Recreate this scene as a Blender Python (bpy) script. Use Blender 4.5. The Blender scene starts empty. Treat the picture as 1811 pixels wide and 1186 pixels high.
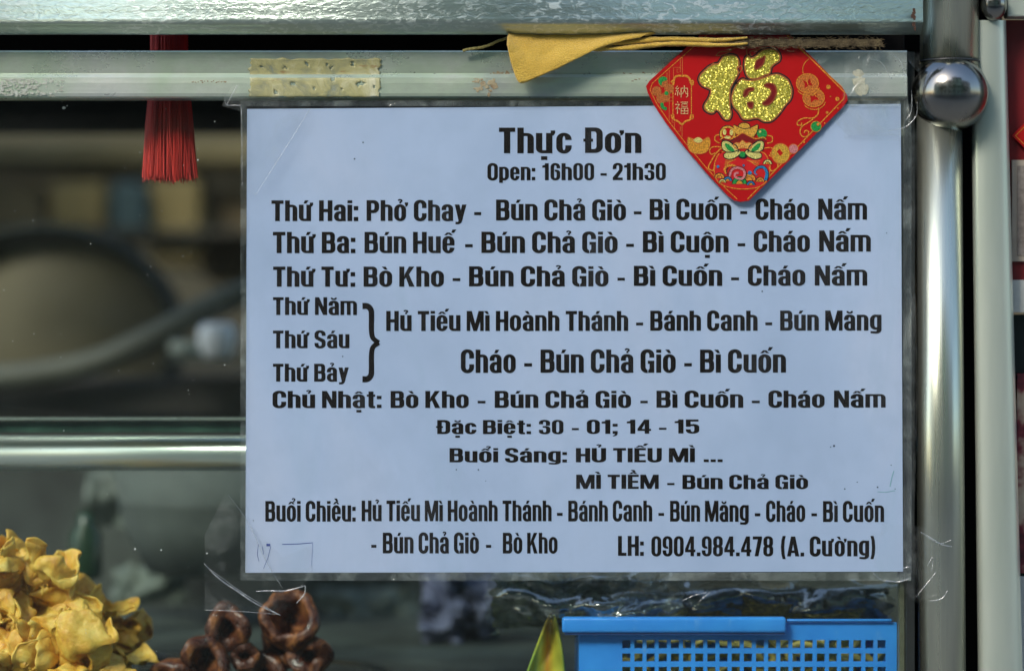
import bpy, math, random, unicodedata
from mathutils import Vector, noise, Matrix
from mathutils.geometry import delaunay_2d_cdt

S = 0.0002565            # metres per photo pixel on the menu's plane
D = 1.2                  # camera distance to that plane
ZC = 1.20                # height of the picture centre above the ground
sc = bpy.context.scene

# ------------------------------------------------------------------ camera, world, sun, exposure
cam = bpy.data.cameras.new('camera'); camo = bpy.data.objects.new('camera', cam)
sc.collection.objects.link(camo); sc.camera = camo
camo.location = (0, -D, ZC); camo.rotation_euler = (math.pi/2, 0, 0)
cam.sensor_width = 36; cam.lens = 36*D/(1811*S)
cam.clip_start = 0.05; cam.clip_end = 500
cam.dof.use_dof = True; cam.dof.focus_distance = D-0.006; cam.dof.aperture_fstop = 3.6

SUN_EL, SUN_AZ = math.radians(37), math.atan2(-0.60, -0.80)
world = bpy.data.worlds.new('World'); sc.world = world; world.use_nodes = True
wn = world.node_tree.nodes; wl = world.node_tree.links; wn.clear()
sky = wn.new('ShaderNodeTexSky'); sky.sky_type = 'NISHITA'; sky.sun_disc = False
sky.sun_elevation = SUN_EL; sky.sun_rotation = SUN_AZ; sky.air_density = 1.3; sky.dust_density = 2.0; sky.ozone_density = 2.0
bg = wn.new('ShaderNodeBackground'); bg.inputs[1].default_value = 0.11
wo = wn.new('ShaderNodeOutputWorld'); wl.new(sky.outputs[0], bg.inputs[0]); wl.new(bg.outputs[0], wo.inputs[0])
sl = bpy.data.lights.new('sun', 'SUN'); sl.energy = 1.0; sl.angle = math.radians(16); sl.color = (1, .95, .88)
so = bpy.data.objects.new('sun', sl); sc.collection.objects.link(so)
sd = Vector((math.sin(SUN_AZ)*math.cos(SUN_EL), math.cos(SUN_AZ)*math.cos(SUN_EL), math.sin(SUN_EL)))
so.rotation_euler = sd.to_track_quat('Z', 'Y').to_euler(); so.location = (-3, -4, 6)
sc.view_settings.view_transform = 'Standard'; sc.view_settings.look = 'None'
sc.view_settings.exposure = 1.55; sc.view_settings.gamma = 1
sc.cycles.max_bounces = 10; sc.cycles.transparent_max_bounces = 24; sc.cycles.caustics_refractive = False; sc.cycles.caustics_reflective = False

# ------------------------------------------------------------------ helpers
def W(px, py, d=0.0):
    k = (D+d)/D*S
    return Vector(((px-905.5)*k, d, ZC+(593-py)*k))

def lin(c):
    return tuple((v/12.92 if v <= .04045 else ((v+.055)/1.055)**2.4) for v in c)

class NB:
    """tiny node builder"""
    def __init__(s, name):
        s.m = bpy.data.materials.new(name); s.m.use_nodes = True
        s.n = s.m.node_tree.nodes; s.l = s.m.node_tree.links; s.n.clear()
        s.out = s.n.new('ShaderNodeOutputMaterial')
        s.tc = s.n.new('ShaderNodeTexCoord')
    def new(s, t, **k):
        o = s.n.new(t)
        for a, b in k.items(): setattr(o, a, b)
        return o
    def link(s, a, b): s.l.new(a, b)
    def coords(s, scale=(1,1,1), rot=(0,0,0)):
        mp = s.new('ShaderNodeMapping'); mp.inputs['Scale'].default_value = scale; mp.inputs['Rotation'].default_value = rot
        s.link(s.tc.outputs['Object'], mp.inputs[0]); return mp.outputs[0]
    def noise(s, scale, detail=4, rough=.55, stretch=(1,1,1), rot=(0,0,0), dist=0):
        t = s.new('ShaderNodeTexNoise'); t.inputs['Scale'].default_value = scale
        t.inputs['Detail'].default_value = detail; t.inputs['Roughness'].default_value = rough; t.inputs['Distortion'].default_value = dist
        s.link(s.coords(stretch, rot), t.inputs['Vector']); return t.outputs['Fac']
    def vor(s, scale, stretch=(1,1,1), feature='F1'):
        t = s.new('ShaderNodeTexVoronoi', feature=feature); t.inputs['Scale'].default_value = scale
        s.link(s.coords(stretch), t.inputs['Vector']); return t
    def ramp(s, fac, stops):
        r = s.new('ShaderNodeValToRGB'); e = r.color_ramp.elements
        while len(e) < len(stops): e.new(.5)
        for i, (p, c) in enumerate(stops):
            e[i].position = p; e[i].color = (c if len(c) == 4 else (*c, 1)) if hasattr(c, '__len__') else (c, c, c, 1)
        s.link(fac, r.inputs[0]); return r.outputs[0]
    def mix(s, fac, a, b, mode='MIX'):
        m = s.new('ShaderNodeMix', data_type='RGBA', blend_type=mode)
        for i, v in ((0, fac), (6, a), (7, b)):
            if hasattr(v, 'node'): s.link(v, m.inputs[i])
            else: m.inputs[i].default_value = v if i == 0 else ((*v, 1) if len(v) == 3 else v)
        return m.outputs[2]
    def math(s, op, a, b=0.0):
        m = s.new('ShaderNodeMath', operation=op)
        for i, v in ((0, a), (1, b)):
            if hasattr(v, 'node'): s.link(v, m.inputs[i])
            else: m.inputs[i].default_value = v
        return m.outputs[0]
    def bump(s, h, strength=.3, dist=.001, normal=None):
        b = s.new('ShaderNodeBump'); b.inputs['Strength'].default_value = strength; b.inputs['Distance'].default_value = dist
        s.link(h, b.inputs['Height'])
        if normal is not None: s.link(normal, b.inputs['Normal'])
        return b.outputs[0]
    def bsdf(s, col=(.5,.5,.5), rough=.5, metal=0.0, normal=None, **k):
        p = s.new('ShaderNodeBsdfPrincipled')
        for nm, v in (('Base Color', col), ('Roughness', rough), ('Metallic', metal)):
            if hasattr(v, 'node'): s.link(v, p.inputs[nm])
            else: p.inputs[nm].default_value = (*v, 1) if nm == 'Base Color' else v
        if normal is not None: s.link(normal, p.inputs['Normal'])
        for a, b in k.items():
            a = a.replace('_', ' ')
            if hasattr(b, 'node'): s.link(b, p.inputs[a])
            else: p.inputs[a].default_value = b
        return p.outputs[0]
    def schlick(s, f0, normal=None):
        w = s.new('ShaderNodeLayerWeight'); w.inputs[0].default_value = .5
        if normal is not None: s.link(normal, w.inputs['Normal'])
        return s.math('ADD', s.math('MULTIPLY', s.math('POWER', w.outputs['Facing'], 5.0), 1-f0), f0)
    def done(s, shader): s.link(shader, s.out.inputs[0]); return s.m

def plain(name, c, rough=.5, metal=0.0, c2=None, scale=80, bump=0.0, bscale=300, bdist=.0005, stretch=(1,1,1), **k):
    b = NB(name)
    c2 = c2 or tuple(v*.75 for v in c)
    col = b.ramp(b.noise(scale, 5, .6, stretch), [(.32, c2), (.68, c)])
    nrm = b.bump(b.noise(bscale, 5, .6, stretch), bump, bdist) if bump else None
    return b.done(b.bsdf(col, rough, metal, nrm, **k))

def film(name, tint=(.8,.85,.85), haze=.10, gloss=.12, rough=.12, wr=.25, wscale=40, streak=(1,1,1), dist=.001, tr=(1,1,1), ior=1.3):
    """thin clear plastic: mostly see-through, a little haze, a fresnel gloss"""
    b = NB(name)
    nrm = b.bump(b.noise(wscale, 5, .6, streak, dist=.6), wr, dist)
    t = b.new('ShaderNodeBsdfTransparent'); t.inputs[0].default_value = (*tr, 1)
    g = b.new('ShaderNodeBsdfGlossy'); g.inputs['Roughness'].default_value = rough; b.link(nrm, g.inputs['Normal'])
    d = b.new('ShaderNodeBsdfDiffuse'); d.inputs[0].default_value = (*tint, 1)
    hz = b.math('MULTIPLY', b.ramp(b.noise(wscale*.9, 6, .75, streak, dist=.8), [(.36, .04), (.5,.5), (.68, 2.6)]), haze)
    m1 = b.new('ShaderNodeMixShader'); b.link(hz, m1.inputs[0]); b.link(t.outputs[0], m1.inputs[1]); b.link(d.outputs[0], m1.inputs[2])
    f = b.math('ADD', b.schlick(((ior-1)/(ior+1))**2, nrm), gloss)
    m2 = b.new('ShaderNodeMixShader'); b.link(f, m2.inputs[0]); b.link(m1.outputs[0], m2.inputs[1]); b.link(g.outputs[0], m2.inputs[2])
    return b.done(m2.outputs[0])

ORG = {}
def link(o, parent=None):
    sc.collection.objects.link(o)
    if parent: o.parent = parent
    return o

def tag(o, label=None, cat=None, group=None, kind=None):
    for k, v in (('label', label), ('category', cat), ('group', group), ('kind', kind)):
        if v: o[k] = v
    return o

def empty(name, loc, label, cat, group=None):
    o = bpy.data.objects.new(name, None); link(o); o.location = loc; o.empty_display_size = .02
    ORG[o.name] = Vector(loc); return tag(o, label, cat, group)

class MB:
    def __init__(s): s.v = []; s.f = []; s.mi = []; s.cur = 0
    def add(s, vs, fs):
        n = len(s.v); s.v += [Vector(v) for v in vs]; s.f += [tuple(i+n for i in f) for f in fs]; s.mi += [s.cur]*len(fs)
    def box(s, a, b):
        x0,y0,z0 = a; x1,y1,z1 = b
        s.add([(x0,y0,z0),(x1,y0,z0),(x1,y1,z0),(x0,y1,z0),(x0,y0,z1),(x1,y0,z1),(x1,y1,z1),(x0,y1,z1)],
              [(0,3,2,1),(4,5,6,7),(0,1,5,4),(1,2,6,5),(2,3,7,6),(3,0,4,7)])
    def grid(s, fn, nu, nv, u=(0,1), v=(0,1)):
        vs = [fn(u[0]+(u[1]-u[0])*i/nu, v[0]+(v[1]-v[0])*j/nv) for j in range(nv+1) for i in range(nu+1)]
        s.add(vs, [(j*(nu+1)+i, j*(nu+1)+i+1, (j+1)*(nu+1)+i+1, (j+1)*(nu+1)+i) for j in range(nv) for i in range(nu)])
    def tube(s, pts, r, n=12, cap=True, squash=None):
        pts = [Vector(p) for p in pts]; m = len(pts); rr = r if hasattr(r, '__len__') else [r]*m
        up = Vector((0,0,1)); vs = []; prev = None
        for i, p in enumerate(pts):
            t = (pts[min(i+1,m-1)]-pts[max(i-1,0)]).normalized()
            if prev is None:
                a = t.orthogonal().normalized() if abs(t.dot(up)) > .95 else up.cross(t).normalized()
            else:
                a = (prev - t*prev.dot(t)).normalized()
            prev = a; b = t.cross(a)
            for k in range(n):
                th = 2*math.pi*k/n; vs.append(p+a*math.cos(th)*rr[i]+b*math.sin(th)*rr[i])
        fs = [(i*n+k, i*n+(k+1)%n, (i+1)*n+(k+1)%n, (i+1)*n+k) for i in range(m-1) for k in range(n)]
        if cap: fs += [tuple(range(n-1,-1,-1)), tuple((m-1)*n+k for k in range(n))]
        s.add(vs, fs)
    def lathe(s, prof, origin, n=32, axis='Z', rot=None):
        """prof: list of (r, h)"""
        vs = []; m = len(prof); o = Vector(origin)
        for r, h in prof:
            for k in range(n):
                th = 2*math.pi*k/n; v = Vector((r*math.cos(th), r*math.sin(th), h))
                if rot: v = rot @ v
                vs.append(o+v)
        s.add(vs, [(i*n+k, i*n+(k+1)%n, (i+1)*n+(k+1)%n, (i+1)*n+k) for i in range(m-1) for k in range(n)])
    def ball(s, c, r, nu=24, nv=14, fn=None):
        c = Vector(c); rr = r if hasattr(r,'__len__') else (r,r,r); vs = []
        for j in range(nv+1):
            ph = math.pi*j/nv
            for i in range(nu):
                th = 2*math.pi*i/nu; d = Vector((math.sin(ph)*math.cos(th), math.sin(ph)*math.sin(th), math.cos(ph)))
                k = fn(d) if fn else 1
                vs.append(c+Vector((d.x*rr[0]*k, d.y*rr[1]*k, d.z*rr[2]*k)))
        s.add(vs, [(j*nu+i, (j+1)*nu+i, (j+1)*nu+(i+1)%nu, j*nu+(i+1)%nu) for j in range(nv) for i in range(nu)])
    def build(s, name, mat, parent=None, smooth=True, base=True):
        me = bpy.data.meshes.new(name)
        lo = Vector([min(v[k] for v in s.v) for k in range(3)]); hi = Vector([max(v[k] for v in s.v) for k in range(3)])
        org = Vector(((lo.x+hi.x)/2, (lo.y+hi.y)/2, lo.z))
        me.from_pydata([tuple(v-org) for v in s.v], [], s.f)
        mats = mat if isinstance(mat, (list, tuple)) else [mat]
        for m in mats: me.materials.append(m)
        me.polygons.foreach_set('material_index', s.mi)
        me.polygons.foreach_set('use_smooth', [smooth]*len(s.f)); me.update()
        o = bpy.data.objects.new(name, me); link(o, parent)
        po = ORG[parent.name] if parent else Vector((0,0,0))
        o.location = org-po; ORG[o.name] = org
        return o

def bevel(o, w=.0005, seg=2):
    m = o.modifiers.new('bevel', 'BEVEL'); m.width = w; m.segments = seg; m.limit_method = 'ANGLE'; m.harden_normals = False
    return o
def sub(o, n=1):
    m = o.modifiers.new('subdivision', 'SUBSURF'); m.levels = n; m.render_levels = n; return o
def solid(o, t, off=0):
    m = o.modifiers.new('solidify', 'SOLIDIFY'); m.thickness = t; m.offset = off; return o
def crom(pts, n=5, closed=True):
    out = []; m = len(pts); rng = range(m) if closed else range(m-1)
    g = (lambda i: pts[i % m]) if closed else (lambda i: pts[max(0, min(m-1, i))])
    for i in rng:
        p0, p1, p2, p3 = g(i-1), g(i), g(i+1), g(i+2)
        for k in range(n):
            t = k/n; t2 = t*t; t3 = t2*t
            out.append(tuple(.5*((2*b)+(-a+c)*t+(2*a-5*b+4*c-d)*t2+(-a+3*b-3*c+d)*t3) for a,b,c,d in zip(p0,p1,p2,p3)))
    if not closed: out.append(tuple(pts[-1]))
    return out
def nz(x, y=0, z=0): return noise.noise(Vector((x, y, z)))

# ------------------------------------------------------------------ materials
def steel(name, base=(.50,.52,.50), rough=.28, metal=1.0, stretch=(1,1,1), bs=.12, dirt_streak=.3, bscale=900, spec=(.34,.36,.34)):
    b = NB(name)
    br = b.noise(bscale, 2, .5, stretch)
    d = b.ramp(b.noise(26 if stretch == (1,1,1) else 90, 4, .6, tuple(max(v, .06) for v in stretch)), [(.35, 0), (.7, 1)])
    col = b.mix(b.math('MULTIPLY', d, dirt_streak), base, spec)
    r = b.math('ADD', b.math('MULTIPLY', b.math('ADD', d, br), .14), rough-.10)
    return b.done(b.bsdf(col, r, metal, b.bump(br, bs, .0003)))

M = {}
M['tube'] = steel('brushed steel tube', (.60,.63,.50), .28, .92, (1,1,.004), .14, .75)  # colour streaks: grime on the steel and painted reflections of the surroundings
M['tube_h'] = steel('brushed steel tube lying', (.66,.74,.68), .30, .85, (.004,1,1), .10, .3)
M['chrome'] = steel('polished steel', (.25,.24,.22), .17, 1.0, (1,1,1), .03, .4, 400)
M['rail'] = steel('brushed steel rail', (.70,.78,.68), .26, .80, (.006,1,1), .14, .5)
def panel_mat():
    b = NB('water stained steel panel')
    v = b.noise(430, 3, .6, (.55,1,1.1), rot=(0,.5,0), dist=1.0)
    big = b.noise(11, 3, .5, (1,1,.5))
    mask = b.math('MULTIPLY', b.ramp(v, [(.52, 0), (.60, 1)]), b.ramp(big, [(.42, 0), (.60, 1)]))
    fine = b.noise(900, 3, .6, (.04,1,1), rot=(0,.2,0))
    col = b.mix(mask, (.42,.50,.44), (.74,.80,.74))
    r = b.math('ADD', b.math('MULTIPLY', mask, .20), b.math('ADD', b.math('MULTIPLY', big, .35), .14))
    n = b.bump(fine, .22, .0004); n = b.bump(v, .55, .0005, n)
    return b.done(b.bsdf(col, r, b.math('SUBTRACT', .85, b.math('MULTIPLY', mask, .45)), n))
M['panel'] = panel_mat()
def rail_mat():
    b = NB('steel rail with painted reflections')
    br = b.noise(900, 2, .5, (.006,1,1)); p = b.noise(8, 5, .6, (1,1,1.6), dist=.5); g = b.noise(60, 6, .7, (.5,1,1))
    col = b.ramp(p, [(.35,(.48,.54,.50)),(.47,(.62,.74,.56)),(.60,(.80,.84,.76)),(.72,(.58,.66,.60))])  # green and white patches in the colour stand in for street reflections
    col = b.mix(b.math('MULTIPLY', b.ramp(g, [(.52,0),(.70,1)]), .35), col, (.38,.40,.34))
    return b.done(b.bsdf(col, b.ramp(g, [(.3,.22),(.7,.40)]), .62, b.bump(br, .15, .0003, b.bump(g, .12, .0006))))
M['dull_rail'] = rail_mat()
M['dark'] = plain('dark inner board', (.004,.004,.004), .8, Specular_IOR_Level=.1)
M['rubber'] = plain('dark rubber seal', (.02,.024,.022), .45, bump=.2)
def glass_mat():
    b = NB('window glass')
    t = b.new('ShaderNodeBsdfTransparent'); t.inputs[0].default_value = (.955,.985,.965,1)
    d = b.new('ShaderNodeBsdfDiffuse'); d.inputs[0].default_value = (.6,.65,.6,1)
    dust = b.math('MULTIPLY', b.ramp(b.noise(9, 7, .75, dist=.8), [(.35, .1), (.8, 1)]), .013)  # thin diffuse layer: dust, plus a painted veil of reflected haze
    spk = b.math('MULTIPLY', b.ramp(b.vor(260).outputs['Distance'], [(.0, 1), (.045, 0)]), .10)
    m1 = b.new('ShaderNodeMixShader'); b.link(b.math('ADD', dust, spk), m1.inputs[0]); b.link(t.outputs[0], m1.inputs[1]); b.link(d.outputs[0], m1.inputs[2])
    g = b.new('ShaderNodeBsdfGlossy'); g.inputs['Roughness'].default_value = .02
    m2 = b.new('ShaderNodeMixShader'); b.link(b.schlick(.017), m2.inputs[0]); b.link(m1.outputs[0], m2.inputs[1]); b.link(g.outputs[0], m2.inputs[2])
    return b.done(m2.outputs[0])
M['glass'] = glass_mat()
M['glass_edge'] = plain('green glass shelf', (.05,.12,.09), .12, c2=(.01,.03,.025), scale=30)
M['film'] = film('clear laminate film', (.70,.80,.74), .10, .05, .12, .9, 40, (1,1,1), .004)
M['filmover'] = film('clear laminate over print', (.70,.78,.92), .014, .010, .20, .35, 12, (1,1,.5), .003, ior=1.18)
M['tape'] = film('clear sticky tape', (.75,.80,.75), .035, .012, .16, .6, 45, (1,1,1), ior=1.25)
M['crease'] = film('creased tape fold', (.9,.93,.9), .22, .22, .2, .6, 200)
M['bag'] = film('thin plastic bag', (.62,.72,.62), .11, .22, .13, .5, 24, (1,1,.5), .003)

# ------------------------------------------------------------------ lettering: own condensed grotesque
XH = .79; ST = .222; HW = .145
def arc(cx, cy, rx, ry, a0, a1, n=6):
    return [(cx+rx*math.cos(math.radians(a0+(a1-a0)*i/n)), cy+ry*math.sin(math.radians(a0+(a1-a0)*i/n))) for i in range(n+1)]
def ring(x0, y0, x1, y1, vw=ST, hw=HW, rx=.285, ry=.26, keep=None, ys=None, ye=None):
    """rounded-rectangle ring as quads; keep = which of R0 TR T TL L BL B BR R1"""
    mid = (y0+y1)/2
    def path(x0, y0, x1, y1, rx, ry):
        rx = min(rx, (x1-x0)/2); ry = min(ry, (y1-y0)/2)
        a = mid if ys is None else ys; e = mid if ye is None else ye
        return {'R0': [(x1, a), (x1, y1-ry)], 'TR': arc(x1-rx, y1-ry, rx, ry, 0, 90), 'T': [(x1-rx, y1), (x0+rx, y1)],
                'TL': arc(x0+rx, y1-ry, rx, ry, 90, 180), 'L': [(x0, y1-ry), (x0, y0+ry)], 'BL': arc(x0+rx, y0+ry, rx, ry, 180, 270),
                'B': [(x0+rx, y0), (x1-rx, y0)], 'BR': arc(x1-rx, y0+ry, rx, ry, 270, 360), 'R1': [(x1, y0+ry), (x1, e)]}
    O = path(x0, y0, x1, y1, rx, ry)
    I = path(x0+vw, y0+hw, x1-vw, y1-hw, max(rx-vw*.85, .04), max(ry-hw*.85, .05))
    out = []
    for k in (keep or O):
        o, i = O[k], I[k]
        for j in range(len(o)-1): out.append([o[j], o[j+1], i[j+1], i[j]])
    return out
def bx(x0, y0, x1, y1): return [[(x0,y0),(x1,y0),(x1,y1),(x0,y1)]]
def mir(polys, w): return [[(w-x, y) for x, y in p][::-1] for p in polys]
def flipy(polys, h): return [[(x, h-y) for x, y in p][::-1] for p in polys]
def shift(polys, dx, dy): return [[(x+dx, y+dy) for x, y in p] for p in polys]

def G_n(w=.575, top=XH, s=ST):
    return bx(0,0,s,top)+bx(s*.9,top-.12,s*.55+.24,top)[:1]+ring(s*.55, top-.5, w, top, s, .13, .24, .22, ['R0','TR','T'], ys=top-.26)+bx(w-s,0,w,top-.22)
def glyphs():
    g = {}
    s = ST
    g['n'] = (.575, G_n())
    g['h'] = (.575, bx(0,0,s,1)+G_n())
    g['m'] = (.88, G_n(.54, XH, .2)+shift(G_n(.54, XH, .2), .34, 0))
    g['u'] = (.575, bx(.575-s,0,.575,XH)+bx(0,.24,s,XH)+bx(.20,0,.40,.12)+mir(flipy(ring(s*.55, XH-.5, .575, XH, s, .13, .22, .2, ['R0','TR','T'], ys=XH-.25), XH), .575))
    g['o'] = (.57, ring(0,-.012,.57,XH+.012, s, .13))
    g['i'] = (s, bx(0,0,s,XH)+bx(0,.865,s,1)); g['ı'] = (s, bx(0,0,s,XH))
    g['c'] = (.54, ring(0,-.012,.54,XH+.012, s, .13, keep=['R0','TR','T','TL','L','BL','B','BR','R1'], ys=.52, ye=.31))
    g['e'] = (.56, ring(0,-.012,.56,XH+.012, s, .13, keep=['R0','TR','T','TL','L','BL','B','BR','R1'], ys=.36, ye=.24)+bx(s*.6,.36,.56,.46))
    g['a'] = (.56, ring(0, XH-.5, .55, XH+.012, s, .13, .24, .2, ['TR','T','TL'])+bx(.55-s,0,.55,XH-.18)+bx(0,XH-.27,s,XH-.18)
              +ring(0,-.012,.62,.47, s, .125, .24, .22, ['T','TL','L','BL','B'])+bx(.24,.345,.40,.47)+[[(.45,0),(.56,0),(.56,.05),(.45,.14)]])
    g['p'] = (.575, bx(0,-.15,s,XH)+ring(0,-.012,.575,XH+.012, s, .13, keep=['R0','TR','T','BL','B','BR','R1'])+bx(.2,XH-.12,.31,XH+.005)+bx(.2,-.005,.31,.12))
    g['g'] = (.575, ring(0,-.012+.05,.575,XH+.012, s, .13, keep=['T','TL','L','BL','B'])+bx(.28,XH-.12,.4,XH+.005)+bx(.28,.04,.4,.165)+bx(.575-s,0,.575,XH)+ring(0,-.15,.575,.4,s,.115,.26,.2,['B','BR','R1'],ye=.2)+bx(.0,-.115,.3,-.03)[:0]
              +[[(.03,-.13),(.28,-.15),(.28,-.035),(.03,-.03)]])
    g['t'] = (.38, [[(.08,.97),(.302,.97),(.302,XH),(.38,XH),(.38,XH-.12),(.302,XH-.12),(.302,.15),(.315,.12),(.38,.113),(.38,-.012),(.22,-.012),(.14,.01),(.09,.07),(.08,.14),(.08,XH-.12),(0,XH-.12),(0,XH),(.08,XH)]])
    g['y'] = (.56, [[(0,XH),(.22,XH),(.385,.12),(.33,-.06),(.18,0)], [(.56,XH),(.35,XH),(.17,0),(.14,-.045),(.03,-.04),(.03,-.155),(.2,-.155),(.30,-.10),(.34,0)]])
    # capitals
    g['T'] = (.57, bx(0,.835,.57,1)+bx(.175,0,.395,.84))
    g['H'] = (.63, bx(0,0,.22,1)+bx(.41,0,.63,1)+bx(.2,.43,.43,.585))
    g['I'] = (.22, bx(0,0,.22,1))
    g['L'] = (.48, bx(0,0,.22,1)+bx(0,0,.48,.155))
    g['E'] = (.51, bx(0,0,.22,1)+bx(0,0,.51,.15)+bx(0,.85,.51,1)+bx(0,.43,.48,.575))
    g['U'] = (.63, ring(0,-.012,.63,.9,.22,.15,.28,.24,['L','BL','B','BR'])+bx(0,.3,.22,1)+bx(.41,.2,.63,1))
    g['C'] = (.61, ring(0,-.015,.61,1.015,.22,.15,.29,.25,['R0','TR','T','TL','L','BL','B','BR','R1'],ys=.62,ye=.37))
    g['O'] = (.62, ring(0,-.015,.62,1.015,.22,.15,.29,.25))
    g['G'] = (.62, ring(0,-.015,.61,1.015,.22,.15,.29,.25,['R0','TR','T','TL','L','BL','B'],ys=.65)+bx(.40,0,.61,.50)+bx(.32,.38,.61,.52)+[[(.34,-.01),(.42,.0),(.42,.2),(.34,.1)]])
    g['P'] = (.60, bx(0,0,.22,1)+ring(0,.38,.6,1,.22,.15,.26,.24,['R0','TR','T','B','BR','R1'])+bx(.2,.85,.36,1)+bx(.2,.38,.36,.53))
    g['B'] = (.62, bx(0,0,.22,1)+bx(.2,.855,.42,1)+bx(.2,0,.43,.15)+bx(.2,.455,.42,.59)+ring(0,.455,.6,1,.215,.145,.2,.18,['R0','TR','T','B','BR','R1'])+ring(0,0,.62,.59,.22,.15,.2,.2,['R0','TR','T','B','BR','R1']))
    D_ = bx(0,0,.22,1)+bx(.2,.845,.36,1)+bx(.2,0,.36,.155)+ring(0,0,.62,1,.22,.155,.27,.23,['R0','TR','T','B','BR','R1'])
    g['Đ'] = (.68, shift(D_,.06,0)+bx(0,.44,.34,.56))
    g['N'] = (.65, bx(0,0,.2,1)+bx(.45,0,.65,1)+[[(0,1),(.22,1),(.65,0),(.43,0)]])
    g['M'] = (.86, bx(0,0,.18,1)+bx(.68,0,.86,1)+[[(0,1),(.26,1),(.53,0),(.34,0)], [(.86,1),(.60,1),(.33,0),(.52,0)]])
    g['A'] = (.68, [[(0,0),(.21,0),(.42,1),(.22,1)], [(.68,0),(.46,0),(.26,1),(.46,1)]]+bx(.15,.17,.53,.30))
    g['K'] = (.68, bx(0,0,.22,1)+[[(.2,.33),(.24,.62),(.43,1),(.66,1),(.40,.56)], [(.27,.52),(.40,.68),(.68,0),(.44,0)]])
    def sS(w, s=.215):
        return (ring(0,.43,w,1.015,s,.14,.27,.22,['R0','TR','T','TL','L'],ys=.70)+ring(0,-.015,w,.60,s,.14,.27,.22,['BR','B','BL'])
            +bx(w-s,.20,w,.34)+bx(0,.20,s,.30)+[[(0,.78),(0,.62),(.06,.52),(w-s,.33),(w-s,.24),(w,.24),(w,.38),(w-.06,.49),(s,.66),(s,.78)]])
    g['S'] = (.60, sS(.60))
    # figures
    w = .54; s = .2
    g['0'] = (w, ring(0,-.012,w,1.012,s,.13,.25,.24))
    g['1'] = (.38, bx(.15,0,.36,1)+[[(0,.74),(.16,.74),(.16,.99),(.20,1),(.13,.9),(0,.86)]])
    g['2'] = (w, ring(0,.42,w,1.012,s,.13,.25,.22,['R0','TR','T','TL','L'],ys=.66)+[[(w,.68),(w-s,.66),(w-s,.60),(0,.16),(0,0),(.24,.12),(w-.02,.54)]]+bx(0,0,w,.15))
    g['3'] = (w, ring(0,.44,w-.01,1.012,s,.13,.25,.2,['R0','TR','T','TL'])+bx(0,.70,s,.80)+ring(0,-.012,w,.58,s,.13,.25,.2,['R0','TR','BR','B','BL','R1'])
              +bx(w-s-.01,.6,w-.02,.75)+bx(0,.20,s,.30)+bx(.18,.455,.36,.57))
    g['4'] = (.57, bx(.30,0,.49,1)+bx(0,.20,.57,.34)+[[(0,.20),(0,.36),(.28,1),(.40,1),(.18,.34),(.18,.20)]])
    g['5'] = (w, bx(0,.48,.19,1)+bx(0,.855,w-.03,1)+ring(0,-.012,w,.68,s,.13,.25,.22,['R0','TR','BR','B','BL','R1'])+bx(.13,.53,.30,.66)+bx(0,.20,s,.30))
    g6 = ring(0,-.012,w,1.012,s,.13,.25,.24,['TR','T','TL','L','BL','B','BR'])+bx(w-s,.2,w,.44)+bx(w-s,.70,w,.79)+ring(0,.2,w,.62,s,.12,.22,.18,['TR','T'])+bx(w-s,.40,w,.45)
    g['6'] = (w, g6); g['9'] = (w, [[(w-x,1-y) for x,y in p] for p in g6])
    g['7'] = (.5, bx(0,.85,.5,1)+[[(.5,1),(.5,.84),(.31,0),(.10,0),(.28,.86)]])
    g['8'] = (w, ring(.01,.44,w-.01,1.012,s,.125,.24,.2)+ring(0,-.012,w,.57,s,.13,.25,.2))
    g[':'] = (.21, bx(0,0,.21,.2)+bx(0,.52,.21,.72)); g['.'] = (.2, bx(0,0,.2,.19))
    g[';'] = (.21, bx(0,.52,.21,.72)+bx(0,0,.21,.2)+[[(.21,.02),(.21,0),(.19,-.09),(.05,-.19),(0,-.15),(.09,-.07),(.10,.02)]])
    g['-'] = (.34, bx(0,.27,.34,.41))
    g['('] = (.27, [[(.27,1.03),(.10,1.03),(.03,.8),(0,.45),(.03,.1),(.10,-.14),(.27,-.14),(.21,.1),(.19,.45),(.21,.8)]])
    g[')'] = (.27, mir(g['('][1], .27))
    return g
GL = glyphs()
SIDE = .075
def accent(ch, w, top):
    c = w/2
    t = top+.055
    if ch == '\u0301': return [[(c-.07,t),(c+.06,t),(c+.17,t+.15),(c-.01,t+.15)]]
    if ch == '\u0300': return [[(c+.08,t),(c-.04,t),(c-.18,t+.15),(c+.0,t+.15)]]
    if ch == '\u0302': return [[(c-.20,t),(c-.08,t),(c,t+.06),(c+.08,t),(c+.20,t),(c+.07,t+.125),(c-.07,t+.125)]]
    if ch == '\u0306': return [[(c-.16,t+.13),(c-.15,t+.05),(c-.06,t),(c+.06,t),(c+.15,t+.05),(c+.16,t+.13),(c+.07,t+.13),(c+.04,t+.08),(c-.04,t+.08),(c-.07,t+.13)]]
    if ch == '\u0309': return [[(c-.11,t+.13),(c-.10,t+.18),(c-.02,t+.215),(c+.09,t+.19),(c+.12,t+.13),(c+.10,t+.08),(c+.05,t+.05),(c+.05,t),(c-.04,t),(c-.03,t+.08),(c+.03,t+.115),(c+.02,t+.15),(c-.03,t+.15),(c-.04,t+.12)]]
    if ch == '\u0323': return bx(c-.11,-.26,c+.11,-.115)
    if ch == '\u031b': return [[(w-.03,top-.12),(w-.03,top-.02),(w-.06,top),(w-.06,top+.10),(w+.10,top+.10),(w+.10,top+.0),(w+.05,top-.08)]]
    return []
GCACHE = {}
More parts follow.
